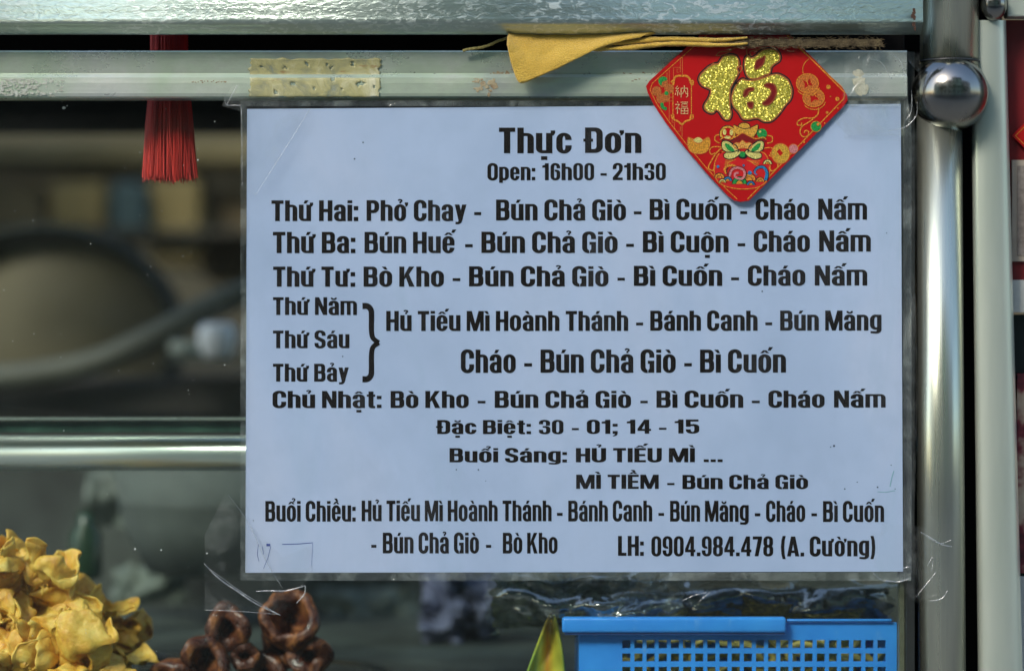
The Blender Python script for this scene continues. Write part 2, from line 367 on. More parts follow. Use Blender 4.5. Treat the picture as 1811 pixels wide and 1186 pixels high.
def union(polys):
    vs = []; fs = []
    for p in polys:
        a = sum(p[i][0]*p[(i+1)%len(p)][1]-p[(i+1)%len(p)][0]*p[i][1] for i in range(len(p)))
        if abs(a) < 1e-7: continue
        if a < 0: p = p[::-1]
        n = len(vs); vs += [Vector(q) for q in p]; fs.append(list(range(n, n+len(p))))
    r = delaunay_2d_cdt(vs, [], fs, 1, 1e-5, True)
    return [tuple(v) for v in r[0]], [f for f, o in zip(r[2], r[5]) if o]
def glyph(ch):
    if ch in GCACHE: return GCACHE[ch]
    d = unicodedata.normalize('NFD', ch) if ch != 'Đ' else ch
    base, marks = d[0], d[1:]
    tall = base.isupper()
    if base == 'i' and any(m in marks for m in '\u0300\u0301\u0309'): base = 'ı'
    w, polys = GL[base]; polys = list(polys); top = 1.0 if tall else XH
    circ = '\u0302' in marks or '\u0306' in marks
    ext = 0
    for m in marks:
        a = accent(m, w, top)
        if circ and m == '\u0301': a = shift(a, .20, .115)
        elif circ and m == '\u0300': a = shift(a, .05, .13)
        elif circ and m == '\u0309': a = shift(a, .14, .09)
        polys += a
        if m == '\u031b': ext = .06
    GCACHE[ch] = (w+ext, *union(polys)); return GCACHE[ch]
def text_mesh(mb, txt, x0, x1, base, cap, depth):
    adv = 0; items = []
    for ch in txt:
        if ch == ' ': adv += .24; continue
        w, vs, fs = glyph(ch); items.append((adv, vs, fs)); adv += w+SIDE
    adv -= SIDE; kx = (x1-x0)/adv
    for a, vs, fs in items:
        mb.add([W(x0+(a+x)*kx, base-y*cap, depth(base-y*cap)) for x, y in vs], [tuple(reversed(f)) for f in fs])

# ------------------------------------------------------------------ SETTING: ground, street across
def setting():
    m = MB(); m.box((-60,-80,-.2),(60,60,0)); o = m.build('ground', plain('asphalt', (.06,.06,.058), .85, c2=(.035,.035,.034), scale=3, bump=.4, bscale=90, bdist=.003), smooth=False); tag(o, kind='structure')
    m = MB(); m.box((-25,-3.2,0),(25,1.6,.02)); o = m.build('concrete_apron', plain('pale concrete', (.30,.29,.26), .85, c2=(.22,.21,.19), scale=4, bump=.3, bscale=60, bdist=.003), smooth=False); tag(o, kind='structure')
    m = MB(); m.box((-25,-14,0),(25,-8.0,.13)); o = m.build('pavement', plain('paving', (.32,.31,.28), .8, c2=(.2,.2,.18), scale=2), smooth=False); tag(o, kind='structure')
    wallm = plain('painted plaster', (.62,.60,.46), .8, c2=(.45,.45,.36), scale=1.2)
    win = plain('dark window glass', (.03,.04,.04), .1); fr = plain('green window frame', (.06,.20,.12), .4)
    roofm = plain('roof tiles', (.30,.10,.06), .7)
    specs = [(-16,8,9.5,(.66,.74,.58),'pale green house with shuttered windows across the street'),
             (-7.9,7.5,8.2,(.80,.76,.60),'cream house with shuttered windows across the street'),
             (-.3,6.5,10.8,(.60,.74,.60),'tall grey green house across the street'),
             (6.3,8,8.6,(.80,.66,.58),'pink plastered house across the street')]
    for x, w, h, c, lab in specs:
        e = empty('house', (x+w/2,-10.6,0), lab, 'house', 'houses across the street')
        m = MB(); m.box((x,-14,0),(x+w,-10,h)); m.build('wall', plain('plaster', c, .85, c2=tuple(v*.6 for v in c), scale=.8), e, False)
        m = MB(); m.box((x-.1,-14.3,h+.002),(x+w+.1,-9.7,h+.35)); m.build('roof', roofm, e, False)
        for fl in range(int(h//2.6)):
            for k in range(3):
                cx = x+w*(k+.5)/3; z = .9+fl*2.7
                m = MB(); m.box((cx-.65,-10.05,z),(cx+.65,-9.93,z+1.5)); f = m.build('window', fr, e, False)
                m = MB(); m.box((cx-.55,-9.94,z+.1),(cx+.55,-9.90,z+1.4)); m.build('pane', win, f, False)
    leaf = plain('tree leaves', (.07,.13,.035), .5, c2=(.03,.07,.02), scale=4)
    bark = plain('bark', (.12,.09,.06), .9)
    rnd = random.Random(4)
    for i, (x, y, h, lab) in enumerate([(-4.2,-6.2,5.2,'leafy street tree left of the cream house'),(.7,-7.2,6.2,'tall leafy street tree in front of the cream house'),(4.4,-6.6,5.0,'leafy street tree in front of the grey green house')]):
        e = empty('street_tree', (x,y,0), lab, 'tree', 'street trees')
        m = MB(); m.tube([(x,y,0),(x+.1,y,1.4),(x-.05,y+.1,2.6),(x+.1,y,h*.65)], [.17,.13,.10,.05], 10)
        for k in range(6):
            a = k*1.05; m.tube([(x,y,2.3+k*.2),(x+math.cos(a)*.8,y+math.sin(a)*.8,3.1+k*.25),(x+math.cos(a)*1.4,y+math.sin(a)*1.4,3.6+k*.35)], [.06,.04,.015], 6)
        m.build('trunk', bark, e)
        m = MB()
        cl = [(Vector((x+rnd.gauss(0,.9), y+rnd.gauss(0,.8), h*.62+rnd.gauss(0,.8))), rnd.uniform(.4,.8)) for _ in range(14)]
        for c, r in cl:
            for _ in range(260):
                d = Vector((rnd.gauss(0,1),rnd.gauss(0,1),rnd.gauss(0,1))).normalized()*r*rnd.uniform(.5,1)
                a = Vector((rnd.gauss(0,1),rnd.gauss(0,1),rnd.gauss(0,1))).normalized(); b = a.orthogonal().normalized(); q = c+d; s_ = rnd.uniform(.05,.10)
                m.add([q-a*s_, q+b*s_*.5, q+a*s_, q-b*s_*.5], [(0,1,2,3)])
        m.build('crown', leaf, e, False)
setting()

# ------------------------------------------------------------------ THE CART
cart = empty('food_cart', (0,.2,0), 'stainless steel and glass street food cart the menu is stuck on', 'food cart')
X0, X1 = -220, 1622
# profile extrusion: list of (py, depth)
def extrude(prof, x0, x1, n=1):
    m = MB(); N = len(prof)
    for i in range(n+1):
        x = x0+(x1-x0)*i/n
        m.v += [Vector(((x-905.5)*S*(1.0), d, ZC+(593-py)*S)) for py, d in prof]
    for i in range(n):
        for k in range(N-1):
            a = i*N+k; m.f.append((a, a+1, a+N+1, a+N)); m.mi.append(0)
    return m
# upper panel: a big folded sheet
P = [(-150,-.0200),(30,-.0200),(42,-.0202),(48,-.0205),(51,-.0200),(53,-.0185),(56,-.0178),(64,-.0150),(66,-.0140),(66.5,-.0130),(60,-.0125),(20,-.0125),(-150,-.0125)]
o = extrude(P, X0, 1620).build('upper_panel', M['panel'], cart); solid(o, .0006)
# the rail under the gap
R = [(93,.006),(92,0),(92,-.0056),(93,-.0066),(95,-.0070),(112,-.0064),(132,-.0057),(134,-.0062),(138,-.0070),(140,-.0074),(150,-.0076),(168,-.0076),(173,-.0073),(175.5,-.0062),(176,-.004),(176,.006)]
o = extrude(R, X0, 1600).build('front_rail', M['dull_rail'], cart, False)
def rail_y(py):
    for (a, da), (b, db) in zip(R[4:], R[5:]):
        if a <= py <= b: return da+(db-da)*(py-a)/(b-a)
    return -.004
# front pane
m = MB(); a = W(X0,150,0); b = W(1606,1420,0); m.box((a.x,.0,b.z),(b.x,.004,a.z)); m.build('glass_pane', M['glass'], cart, False)
# inner header, floor, back panel, left end
m = MB(); a = W(-300,-150,.42); b = W(1700,236,.42); m.box((a.x,.42,b.z),(b.x,.43,a.z)); m.build('header_board', M['dark'], cart, False)
m = MB(); m.box((-.42,.16,ZC+.225),(.20,.44,ZC+.23)); m.build('shade_board', M['dark'], cart, False)  # unseen board added to keep direct light off the dark header
steelin = plain('dull inner steel', (.075,.095,.08), .65, 0, c2=(.003,.004,.003), scale=13, bump=.3, bscale=12, bdist=.004)
m = MB(); a = W(-500,815,.43); b = W(1760,1500,.43); m.box((a.x,.43,b.z),(b.x,.44,a.z)); m.build('back_panel', steelin, cart, False)
m = MB(); a = W(X0,1225,.0); m.box((-.31,.006,a.z-.01),(.20,.44,a.z-.004)); m.build('floor_plate', steelin, cart, False)
# the lower body of the cart, out of the picture
m = MB(); m.box((-.31,.0,.35),(.20,.44,a.z-.0102)); m.build('body', M['rail'], cart, False)
for sx in (-.27,.17):
    for sy in (.05,.39):
        m = MB(); m.tube([(sx,sy,0),(sx,sy,.35)], .014, 12); m.build('leg', M['tube'], cart)
# glass shelf with its tube, left side and behind the menu
m = MB(); a = W(-300,745,.075); b = W(1580,764,.075); m.box((a.x,.075,b.z),(b.x,.078,a.z)); m.build('shelf_edge', M['glass_edge'], cart, False)
m = MB(); m.box((a.x,.0781,b.z+.001),(b.x,.30,a.z-.001)); m.build('glass_shelf', M['glass'], cart, False)
m = MB(); a = W(-300,738,.072); b = W(1580,742,.072); m.box((a.x,.071,b.z),(b.x,.0745,a.z)); m.build('shelf_lip', M['rail'], cart, False)
m = MB(); a = W(-300,801,.065); b = W(1590,801,.065)
m.tube([(a.x,.065,a.z),(b.x,.065,b.z)], 31*S*1.05, 28); m.build('shelf_tube', M['tube_h'], cart)
m = MB(); a = W(-300,769,.06); b = W(1590,771.5,.06); m.box((a.x,.052,b.z),(b.x,.06,a.z)); m.build('shelf_strip', M['tube_h'], cart, False)
# corner post: upper tube, ball, lower tube
YP = .004
def wp(px, py, d=YP): return W(px, py, d)
m = MB(); m.tube([wp(1679,-500), wp(1679,140)], 52*S, 36); m.build('upper_post', M['tube'], cart)
m = MB(); m.tube([wp(1659,160), wp(1668,1500)], 42*S, 36); m.build('lower_post', M['tube'], cart)
m = MB(); m.ball(wp(1680,166,-.001), 68*S, 48, 28); m.build('ball_joint', M['chrome'], cart)
m = MB(); m.lathe([(52.5*S,0),(53.5*S,.0002),(53.5*S,.0010),(52.4*S,.0012)], wp(1679,112), 36); m.build('weld_ring', M['rubber'], cart)
# seal and edge frame between pane and post
m = MB(); a = W(1603,92,0); b = W(1617,1420,0); m.box((a.x,-.001,b.z),(b.x,.008,a.z)); m.build('rubber_seal', M['rubber'], cart, False)
m = MB(); a = W(1593,178,0); b = W(1602,1420,0); m.box((a.x,.0045,b.z),(b.x,.010,a.z)); m.build('edge_strip', plain('olive edge strip', (.14,.16,.11), .5, c2=(.06,.05,.03), scale=60), cart, False)
# near-black sheet that fills the dark gap behind the posts
m = MB(); a = W(1600,-400,.02); b = W(1772,1500,.02); m.box((a.x,.020,b.z),(b.x,.024,a.z)); m.build('gap_filler', M['dark'], cart, False)

# second post to the right, pale aluminium
post = empty('door_post', W(1760,1500,.0), 'pale cream aluminium door post beside the steel corner post', 'door post')
def alu_mat():
    b = NB('pale aluminium')
    n = b.noise(500, 3, .5, (1,1,.01))
    col = b.ramp(b.noise(30, 4, .6, (1,1,.15)), [(.3,(.50,.57,.48)),(.7,(.68,.73,.63))])
    return b.done(b.bsdf(col, .38, .55, b.bump(n, .10, .0003)))
alu = alu_mat()
def post_prof(x0, x1, dl, dr):
    pass
m = MB()
def pf(u, v):
    py = 36+(1500-36)*v
    xl = 1716+ (1733-1716)*v; xr = 1779+(1817-1779)*v
    th = u*math.pi
    x = xl+(xr-xl)*(1-math.cos(th))/2
    y = .010 - (abs(math.sin(th))**.45)*.010
    return W(x, py, y)
m.grid(pf, 28, 1); m.build('post_sleeve', alu, post)
m = MB(); m.tube([W(1757,-300,.004), W(1757,20,.004)], 22*S, 24); m.build('post_core', M['tube'], post)
m = MB(); m.ball(W(1757,8,.0), (24*S,22*S,30*S), 28, 18); m.build('pipe_fitting', M['chrome'], post)
m = MB(); a = W(1780,-40,.006); b = W(1980,31,.006); m.box((a.x,.004,b.z),(b.x,.014,a.z)); bevel(m.build('cross_bar', alu, post, False), .001)

# ------------------------------------------------------------------ MENU
def my(py): return -.0087+(py-180)/840*.0058     # plane of the sheet, leaning back to the glass
menu = empty('menu_sheet', W(1015,1025,my(1025)), 'white laminated printed menu sheet in a clear sleeve stuck to the cart glass', 'menu')
def paper_mat():
    b = NB('white office paper')
    st = b.noise(6, 5, .6, (1,1,.6), dist=.5); f = b.noise(60, 5, .65)
    col = b.ramp(st, [(.30,(.32,.435,.61)),(.48,(.395,.515,.70)),(.68,(.47,.56,.71))])  # the skylight's blue cast is put into the white paper's colour
    col = b.mix(b.math('MULTIPLY', b.ramp(f, [(.45,0),(.75,1)]), .32), col, (.31,.42,.57))
    sm = b.ramp(b.noise(11, 6, .7, (1,1,.25), dist=1.2), [(.58,0),(.70,1)])
    col = b.mix(b.math('MULTIPLY', sm, .45), col, (.33,.47,.62))
    return b.done(b.bsdf(col, .5, 0, b.bump(b.noise(300, 3, .6), .15, .0002, b.bump(b.noise(9, 3, .45, (1,1,.55), dist=.4), .7, .006))))
m = MB()
PX0, PX1, PT, PB = 437, 1593, 188, 1012
def pp(u, v):
    x0 = 437-3*v; x1 = 1593+4*v
    x = x0+(x1-x0)*u; y = 193-9*u+(1012-193-2*u+9*u)*v
    return W(x, y, my(y)+.00008*nz(x*.008,y*.01))
m.grid(pp, 8, 8); solid(m.build('paper', paper_mat(), menu, False), .00012, -1)
def ink_mat():
    b = NB('black toner')
    col = b.ramp(b.noise(220, 4, .6), [(.3,(.003,.0026,.002)),(.75,(.014,.011,.008))])
    return b.done(b.bsdf(col, .5, 0, b.bump(b.noise(500,3,.6,(1,1,.2)), .2, .0002), Specular_IOR_Level=.15))
ink = ink_mat()
ty = lambda py: my(py)-.00022
LINES = [
 [('Thực',882.4,1011,271.2,45.3),('Đơn',1031.6,1134.3,270.6,45)],
 [('Open:',862,946.7,318.9,30),('16h00',959,1050.7,318.8,30),('-',1062,1073,318.8,30),('21h30',1083.7,1177.4,318.6,30)],
 [('Thứ Hai:',480,633.5,391,36.7),('Phở Chay',648.3,825,390.7,36.7),('-',838.6,851,390.2,36.7),('Bún Chả Giò',877.3,1107,389.8,36.8),('-',1121,1134.5,389,37),('Bì Cuốn',1149,1293.6,388.9,37),('-',1309,1321.5,388.6,37),('Cháo',1336.4,1431,388.6,37),('Nấm',1447,1533.3,388.4,37)],
 [('Thứ Ba:',482.6,628.5,447.5,37.5),('Bún Huế',644.7,803.8,447.5,37.5),('-',822.5,836,447.2,37.5),('Bún Chả Giò',851.4,1092.2,447.2,37.5),('-',1107.4,1121,446.5,37.5),('Bì Cuộn',1137,1288.5,446.3,37.5),('-',1304.4,1318,445.6,37.5),('Cháo',1333,1432.3,445.3,37.3),('Nấm',1448.7,1540,444.8,37.3)],
 [('Thứ Tư:',483,628,506.8,35.5),('Bò Kho',643,785,506.8,35.5),('-',800.5,814,506.4,35.5),('Bún Chả Giò',829.5,1076,506.3,35.5),('-',1092,1105,505.6,35.5),('Bì Cuốn',1121,1277.3,505.4,35.5),('-',1293,1307,505,35.5),('Cháo',1322.7,1424.2,505,35.5),('Nấm',1441,1533.7,504.8,35.5)],
 [('Thứ Năm',482.7,631.2,556.8,31.4)],
 [('Thứ Sáu',482.7,618,615.5,31.2)],
 [('Thứ Bảy',482.7,616.8,674.3,31.4)],
 [('Hủ Tiếu Mì Hoành Thánh',683,1111,585,35.3),('-',1125,1137.5,584.7,35.3),('Bánh Canh',1150,1339.8,584.6,35.4),('-',1353.5,1365.5,584.4,35.4),('Bún Măng',1379.7,1559,584.3,35.4)],
 [('Cháo',815,912,659,41),('-',927,941,658.8,41),('Bún Chả Giò',956,1195,658.8,41),('-',1210,1223.5,658.6,41),('Bì Cuốn',1238,1390,658.5,40.6)],
 [('Chủ Nhật:',482,674.7,721,30),('Bò Kho',690.8,828.9,721,30),('-',844.8,858.6,720.8,30),('Bún Chả Giò',875,1116,720.8,30),('-',1132.5,1145.5,720.6,30),('Bì Cuốn',1161,1314.4,720.5,30),('-',1329.7,1343.6,720.4,30),('Cháo',1359,1458.3,720.3,30),('Nấm',1475,1566.3,720.2,30)],
 [('Đặc Biệt:',771,939,767,24.7),('30',953,996.4,767,24.7),('-',1011.3,1023.7,766.6,24.7),('01;',1037.8,1092.3,766.6,24.7),('14',1108.4,1151.5,766.3,24.7),('-',1165.5,1178.7,766,24.7),('15',1193,1236.7,766,24.7)],
 [('Buổi Sáng:',795,1002.7,817,25),('HỦ TIẾU MÌ',1018.5,1229,816.8,25),('...',1244.6,1278,816.5,25)],
 [('MÌ TIỀM',1019,1165,863.8,25),('-',1180,1192.8,863.8,25),('Bún Chả Giò',1207,1429,864.2,25)],
 [('Buổi Chiều:',469.2,629,921.6,36.2),('Hủ Tiếu Mì Hoành Thánh',639.6,975.5,921,36.5),('-',985,995,921.2,36.5),('Bánh Canh',1005,1153.5,921.3,36.6),('-',1164.4,1174.4,921.5,36.6),('Bún Măng',1185,1324,921.7,36.8),('-',1335,1344.5,922,36.8),('Cháo',1354.8,1424,922,37),('-',1435,1445,922.2,37),('Bì Cuốn',1455.5,1563.5,922.4,37)],
 [('-',656.5,665.7,977.7,36.6),('Bún Chả Giò',677,847,977.8,36.6),('-',859.5,868.7,977.8,36.6),('Bò Kho',889.3,986,978,36.6)],
 [('LH:',1093,1138.5,982,35),('0904.984.478',1152,1367.3,982.8,35),('(A. Cường)',1381,1548,983,35)],
]
for L in LINES:
    m = MB()
    for t, x0, x1, b, c in L: text_mesh(m, t, x0, x1, b, c, ty)
    m.build('printed_line', ink, menu, False)
# the curly brace
bp = crom([(641,541),(650,541.5),(656,548),(657,560),(657,585),(660,598),(670,605.6)], 6, False)
lw = [6.5,6,5.2,4.6,4.4,4.2,3.5]
def strip(mb, pts, wd, depth, taper=None):
    n = len(pts); L = []; Rr = []
    for i in range(n):
        a = Vector(pts[max(i-1,0)]); b = Vector(pts[min(i+1,n-1)]); t = (b-a).normalized(); nn = Vector((-t.y, t.x))
        w_ = (wd if not taper else wd*taper(i/(n-1)))/2; p = Vector(pts[i])
        L.append(p+nn*w_); Rr.append(p-nn*w_)
    mb.add([W(q.x,q.y,depth(q.y) if callable(depth) else depth) for q in L+Rr], [(i,i+1,n+i+1,n+i) for i in range(n-1)])
m = MB(); strip(m, bp, 9.5, ty, lambda t: 1.15-.3*t)
strip(m, [(x, 605.6+(605.6-y)+ (0)) for x, y in bp], 9.5, lambda y: ty(y)-.00003, lambda t: 1.15-.3*t)
m.build('printed_brace', ink, menu, False)
# specks and pen marks on the sheet
m = MB()
def disc(mb, cx, cy, r, depth, n=12, ry=None, a0=0, a1=360):
    pts = arc(cx, cy, r, ry or r, a0, a1, n)
    mb.add([W(x, y, depth(y) if callable(depth) else depth) for x, y in pts], [tuple(range(len(pts)))])
for x, y, r in [(642,252,1.3),(627,281,1.4),(1348,515,1.4),(606,630,1.2),(1475,788,1.9),(1469,790,1),(1552,861,1.4),(1494,864,1.3),(807,830,1.2),(846,830,1.3),(859,850,.8),(1516,852,1),(1583,864,.9),(1576,822,1),(1568,412,1),(448,920,1)]:
    disc(m, x, y, r, ty, 8)
tag(m.build('ink_speck', plain('blue black ink specks', (.03,.05,.09), .5), menu, False), kind='stuff')
m = MB()
strip(m, [(499,962),(530,961),(553,959)], 1.1, ty); strip(m, [(471,963),(478,963)], 4.5, ty); strip(m, [(479,965),(474,985),(466,1005)], .8, ty)
strip(m, [(457,961),(455,980),(458,992)], .8, ty); strip(m, [(464,965),(466,980)], .7, ty); strip(m, [(553,960),(551,1000)], .5, ty)
m.build('blue_pen_mark', plain('blue pen', (.03,.07,.35), .5), menu, False)
m = MB(); strip(m, [(1581,832),(1577,845),(1574,860)], 1.4, ty); strip(m, [(1552,869),(1565,870),(1583,867)], 1.0, ty)
m.build('green_pen_mark', plain('faded green pen', (.20,.45,.50), .6), menu, False)
# sleeve: film over the print, and its wider rim
m = MB()
def rim(u, v):
    x = 427+(1613-427)*u; y = 181+(1026-181)*v
    return W(x, y, my(y)-.0008-.0005*nz(x*.01,y*.012)-.0002*nz(x*.05,y*.02))
m.grid(rim, 60, 44); m.build('sleeve', M['filmover'], menu)
rimm = M['film']
def rimstrip(x0,y0,x1,y1,nu,nv, amp=.0006):
    m = MB()
    m.grid(lambda u,v: W(x0+(x1-x0)*u, y0+(y1-y0)*v, my(y0+(y1-y0)*v)-.0012-amp*nz((x0+(x1-x0)*u)*.02,(y0+(y1-y0)*v)*.03)), nu, nv)
    return m.build('sleeve_rim', rimm, menu)
rimstrip(425,1012,1611,1026,90,3); rimstrip(425,178,436.5,1012,3,60); rimstrip(1597.5,185,1612,1012,3,60); rimstrip(437,178,1592,188,90,2)

# clear sleeve top running over the rail at the right, with a rounded corner
def film_patch(name, pts, lab, mat='tape', n=14, y=-.0105, amp=.0012, fr=.015, cat='tape', group='clear tape holding the menu'):
    """film polygon as a fine triangulated sheet"""
    xs = [p[0] for p in pts]; ys = [p[1] for p in pts]; st = max(max(xs)-min(xs), max(ys)-min(ys))/n
    vs = [Vector(p) for p in pts]; k = len(vs); ed = [(i,(i+1)%k) for i in range(k)]
    yy = min(ys)+st/2
    while yy < max(ys):
        xx = min(xs)+st/2
        while xx < max(xs):
            vs.append(Vector((xx+st*.3*nz(xx,yy), yy))); xx += st
        yy += st
    r = delaunay_2d_cdt(vs, ed, [list(range(k))], 1, 1e-5, True)
    # keep only triangles inside the outline
    fs = [f for f, o in zip(r[2], r[5]) if o]
    m = MB(); m.add([W(v.x, v.y, y-amp*nz(v.x*fr,v.y*fr,3)) for v in r[0]], fs)
    o = m.build(name, M[mat]); tag(o, lab, cat, group); return o
film_patch('clear_tape', [(1425,92),(1580,90),(1597,96),(1605,110),(1606,178),(1612,240),(1500,240),(1440,180)], 'clear plastic flap at the top right corner over the steel rail', 'film', 22, -.0098, .0010)
film_patch('clear_tape', [(412,150),(560,150),(548,190),(520,235),(452,345),(436,340),(434,200),(392,187)], 'diagonal strip of clear tape on the top left corner of the menu', 'tape', 20, -.0106)
film_patch('clear_tape', [(362,945),(398,872),(440,925),(500,985),(552,962),(553,1012),(512,1068),(497,1086),(430,1078),(362,1078)], 'crinkled clear tape on the bottom left corner of the menu', 'tape', 22, -.0048)
film_patch('clear_tape', [(1560,925),(1630,930),(1665,965),(1676,1045),(1620,1065),(1585,1030),(1545,1000)], 'crinkled clear tape from the bottom right corner of the menu to the post', 'tape', 18, -.0150, .002)
film_patch('clear_tape', [(1490,185),(1604,250),(1630,205),(1625,130),(1590,90),(1565,92)], 'clear tape from the top right corner of the menu towards the ball joint', 'tape', 18, -.0116, .0018)
# ridges where tape is folded
def creases(lines, lab, y, mat='crease'):
    m = MB()
    for pts, w_ in lines:
        q = crom([(a, b) for a, b in pts], 8, False)
        m.tube([W(a, b, y-.0004*nz(a*.1,b*.1)) for a, b in q], [S*w_*.5*(.35+.65*math.sin(math.pi*min(1,max(0,(i+.5)/len(q))))) for i in range(len(q))], 5)
    o = m.build('tape_crease', M[mat]); tag(o, lab, 'tape crease'); return o
creases([([(361,996),(387,1022),(420,1045),(455,1068),(496,1087)],3.4),([(372,1006),(430,1048),(490,1084)],1.5),([(453,1045),(478,1044),(505,1044),(540,1035)],3.2),([(540,1035),(538,1050),(524,1066)],2.6),([(404,875),(440,925),(470,990),(500,1040)],1.1),([(362,1078),(420,1080),(495,1086)],1.2)],
        'shiny white creases in the tape under the bottom left corner', -.0062)
creases([([(1628,940),(1645,950),(1665,962),(1684,966)],3),([(1632,944),(1660,960),(1683,954)],1.5),([(1640,1000),(1650,985),(1648,1010)],1.6),([(1620,1055),(1640,1030),(1656,1010)],1.6),([(1645,1062),(1665,1058),(1676,1043)],2.0),([(1565,1026),(1590,1028),(1608,1022)],2.4),([(1540,1008),(1555,1022),(1568,1030)],1.2),([(1597,1004),(1610,1001)],2)],
        'shiny creases in the tape by the bottom right corner and post', -.0172)
creases([([(1570,232),(1600,225),(1620,205),(1622,180)],1.6),([(1600,215),(1612,195),(1612,160)],1.3),([(1575,95),(1592,108),(1600,135),(1602,170)],1.8),([(1540,105),(1560,112),(1575,140)],1.1)],
        'curved creases in the tape beside the ball joint', -.0135)
creases([([(1206,1062),(1225,1053),(1241,1049),(1250,1046)],1.8),([(1235,1064),(1245,1055),(1256,1046)],1.3)], 'short bright crease on the glass under the menu', -.0006)
creases([([(398,165),(400,185),(420,187),(427,200),(428,330)],1.5),([(550,190),(500,270),(452,345)],.9),([(420,150),(400,187)],1.2)], 'thin folded edge of tape at the top left corner', -.0122)

# ------------------------------------------------------------------ old masking tape on the rail
def tape_rem(name, x0, x1, y0, y1, lab, mat, seed, n=40):
    rnd = random.Random(seed); m = MB()
    def f(u, v):
        e = 9*nz(v*9+seed, seed)*(1 if u in (0,1) else 0)
        x = x0+(x1-x0)*u+e; y = y0+(y1-y0)*v+ (3*nz(u*14, seed+5) if v in (0,1) else 0)
        y = max(96, min(174, y))
        return W(x, y, rail_y(y)-.0003-.0001*nz(u*20,v*5,seed))
    m.grid(f, n*2, 26)
    fc = m.v
    keep = []
    for q in m.f:
        c_ = sum((fc[i] for i in q), Vector())/4; h = nz(c_.x*230+seed, c_.z*260)+.6*nz(c_.x*700, c_.z*500, 4)-.35*(c_.x+.105 < 0)
        if h < .60 or rnd.random() < .03: keep.append(q)
    m.f = keep; m.mi = [0]*len(keep)
    o = m.build(name, mat); solid(o, .0002); tag(o, lab, 'tape', 'old tape left on the rail')
def old_tape():
    b = NB('old yellowed tape')
    n1 = b.noise(60, 6, .7, (1,1,1), dist=.6); n2 = b.noise(120, 5, .7, (.4,1,1.5))
    col = b.ramp(n1, [(.32,(.20,.25,.23)),(.41,(.27,.28,.16)),(.50,(.40,.38,.17)),(.60,(.48,.47,.27)),(.72,(.68,.68,.50))])
    col = b.mix(b.ramp(n2, [(.60,0),(.66,1)]), col, (.30,.20,.08))
    return b.done(b.bsdf(col, .55, 0, b.bump(n1, .8, .0012)))
ot = old_tape()
tape_rem('old_tape', 442, 672, 104, 172, 'yellowed peeling tape stuck on the rail above the menu', ot, 3)
m = MB()
rnd = random.Random(8)
m2 = MB()
def scrap(mb, cx, cy, rx, ry, seed, off=.0002):
    pts = [(cx+rx*math.cos(a)*(1+.5*nz(a*1.3,seed)), cy+ry*math.sin(a)*(1+.5*nz(a*1.7+9,seed))) for a in [i*2*math.pi/18 for i in range(18)]]
    pts = [(x, max(95.5, min(174.5, y))) for x, y in pts]
    mb.add([W(cx,cy,rail_y(cy)-off-.0001)]+[W(x, y, rail_y(y)-off) for x, y in pts], [(0,i+1,(i+1)%18+1) for i in range(18)])
glue = plain('brown glue residue', (.42,.38,.24), .6, c2=(.22,.15,.08), scale=300, bump=.6, bdist=.0008)
m = MB()
for i in range(26): scrap(m, 846+rnd.gauss(14,12), 133+rnd.gauss(12,9), rnd.uniform(2,7), rnd.uniform(1.5,5), i)
for i in range(30): scrap(m, 870+rnd.uniform(-5,36), 131+rnd.gauss(0,2.5), rnd.uniform(1,3), rnd.uniform(1,2.5), i+40)
tag(m.build('glue_residue', glue), 'brown flaky glue patch on the rail left of the yellow cloth', 'glue residue', kind='stuff')
m = MB()
for i in range(28): scrap(m, 1100+rnd.uniform(-15,45), 134+rnd.gauss(0,3), rnd.uniform(.8,3), rnd.uniform(.6,1.6), i+90)
for i in range(22): scrap(m, rnd.uniform(340,400), 145+rnd.gauss(0,1.2), rnd.uniform(.6,2), rnd.uniform(.5,1.3), i+190)
tag(m.build('glue_residue', glue), 'dark specks of dried glue scattered along the rail', 'glue residue', kind='stuff')
m = MB()
for i in range(5): scrap(m, 1522+rnd.gauss(0,6), 145+rnd.gauss(0,9), rnd.uniform(7,14), rnd.uniform(9,18), i+290, .0003+.00005*i)
tag(m.build('glue_residue', plain('cream dried glue', (.60,.58,.40), .5, c2=(.42,.42,.32), scale=120, bump=.8, bdist=.001)), 'cream lump of dried glue on the rail right of the red charm', 'glue residue', kind='stuff')

# ------------------------------------------------------------------ yellow cloth
def cloth_mat():
    b = NB('ochre chamois cloth')
    n = b.noise(1600, 3, .7); big = b.noise(40, 4, .6)
    col = b.mix(b.ramp(big, [(.3,0),(.7,1)]), (.74,.46,.05), (.86,.60,.09))
    col = b.mix(b.ramp(n, [(.35,0),(.65,.5)]), col, (.46,.26,.03))
    return b.done(b.bsdf(col, .95, 0, b.bump(n, .9, .0012), Sheen_Weight=.35))
cm = cloth_mat()
cl = empty('yellow_cloth', W(1000,120,-.012), 'folded ochre yellow cleaning cloth tucked in the gap above the menu', 'cloth')
low = crom([(898,78),(901,100),(908,125),(916,143),(924,147),(940,141),(980,124),(1020,104),(1060,84),(1100,72),(1130,66)], 6, False)
m = MB(); NU = 60
def lowat(u):
    t = u*(len(low)-1); i = min(int(t), len(low)-2); f = t-i
    return tuple(low[i][k]*(1-f)+low[i+1][k]*f for k in (0,1))
def cf(u, v):
    x, y = lowat(u); tx = 899+(1180-899)*u**1.15; ty_ = 52
    X = tx+(x-tx)*v; Y = ty_+(y-ty_)*v
    fz = .7*nz(X*.9,Y*.9) if v > .97 else 0
    return W(X+fz, Y+fz, -.0110-.0045*v-.0022*math.sin(math.pi*min(1,v*.9))-.0022*v*(1-u)-.0005*nz(X*.04,Y*.05))
m.grid(cf, NU, 18); o = m.build('front_flap', cm, cl); solid(o, .0013)
m = MB()
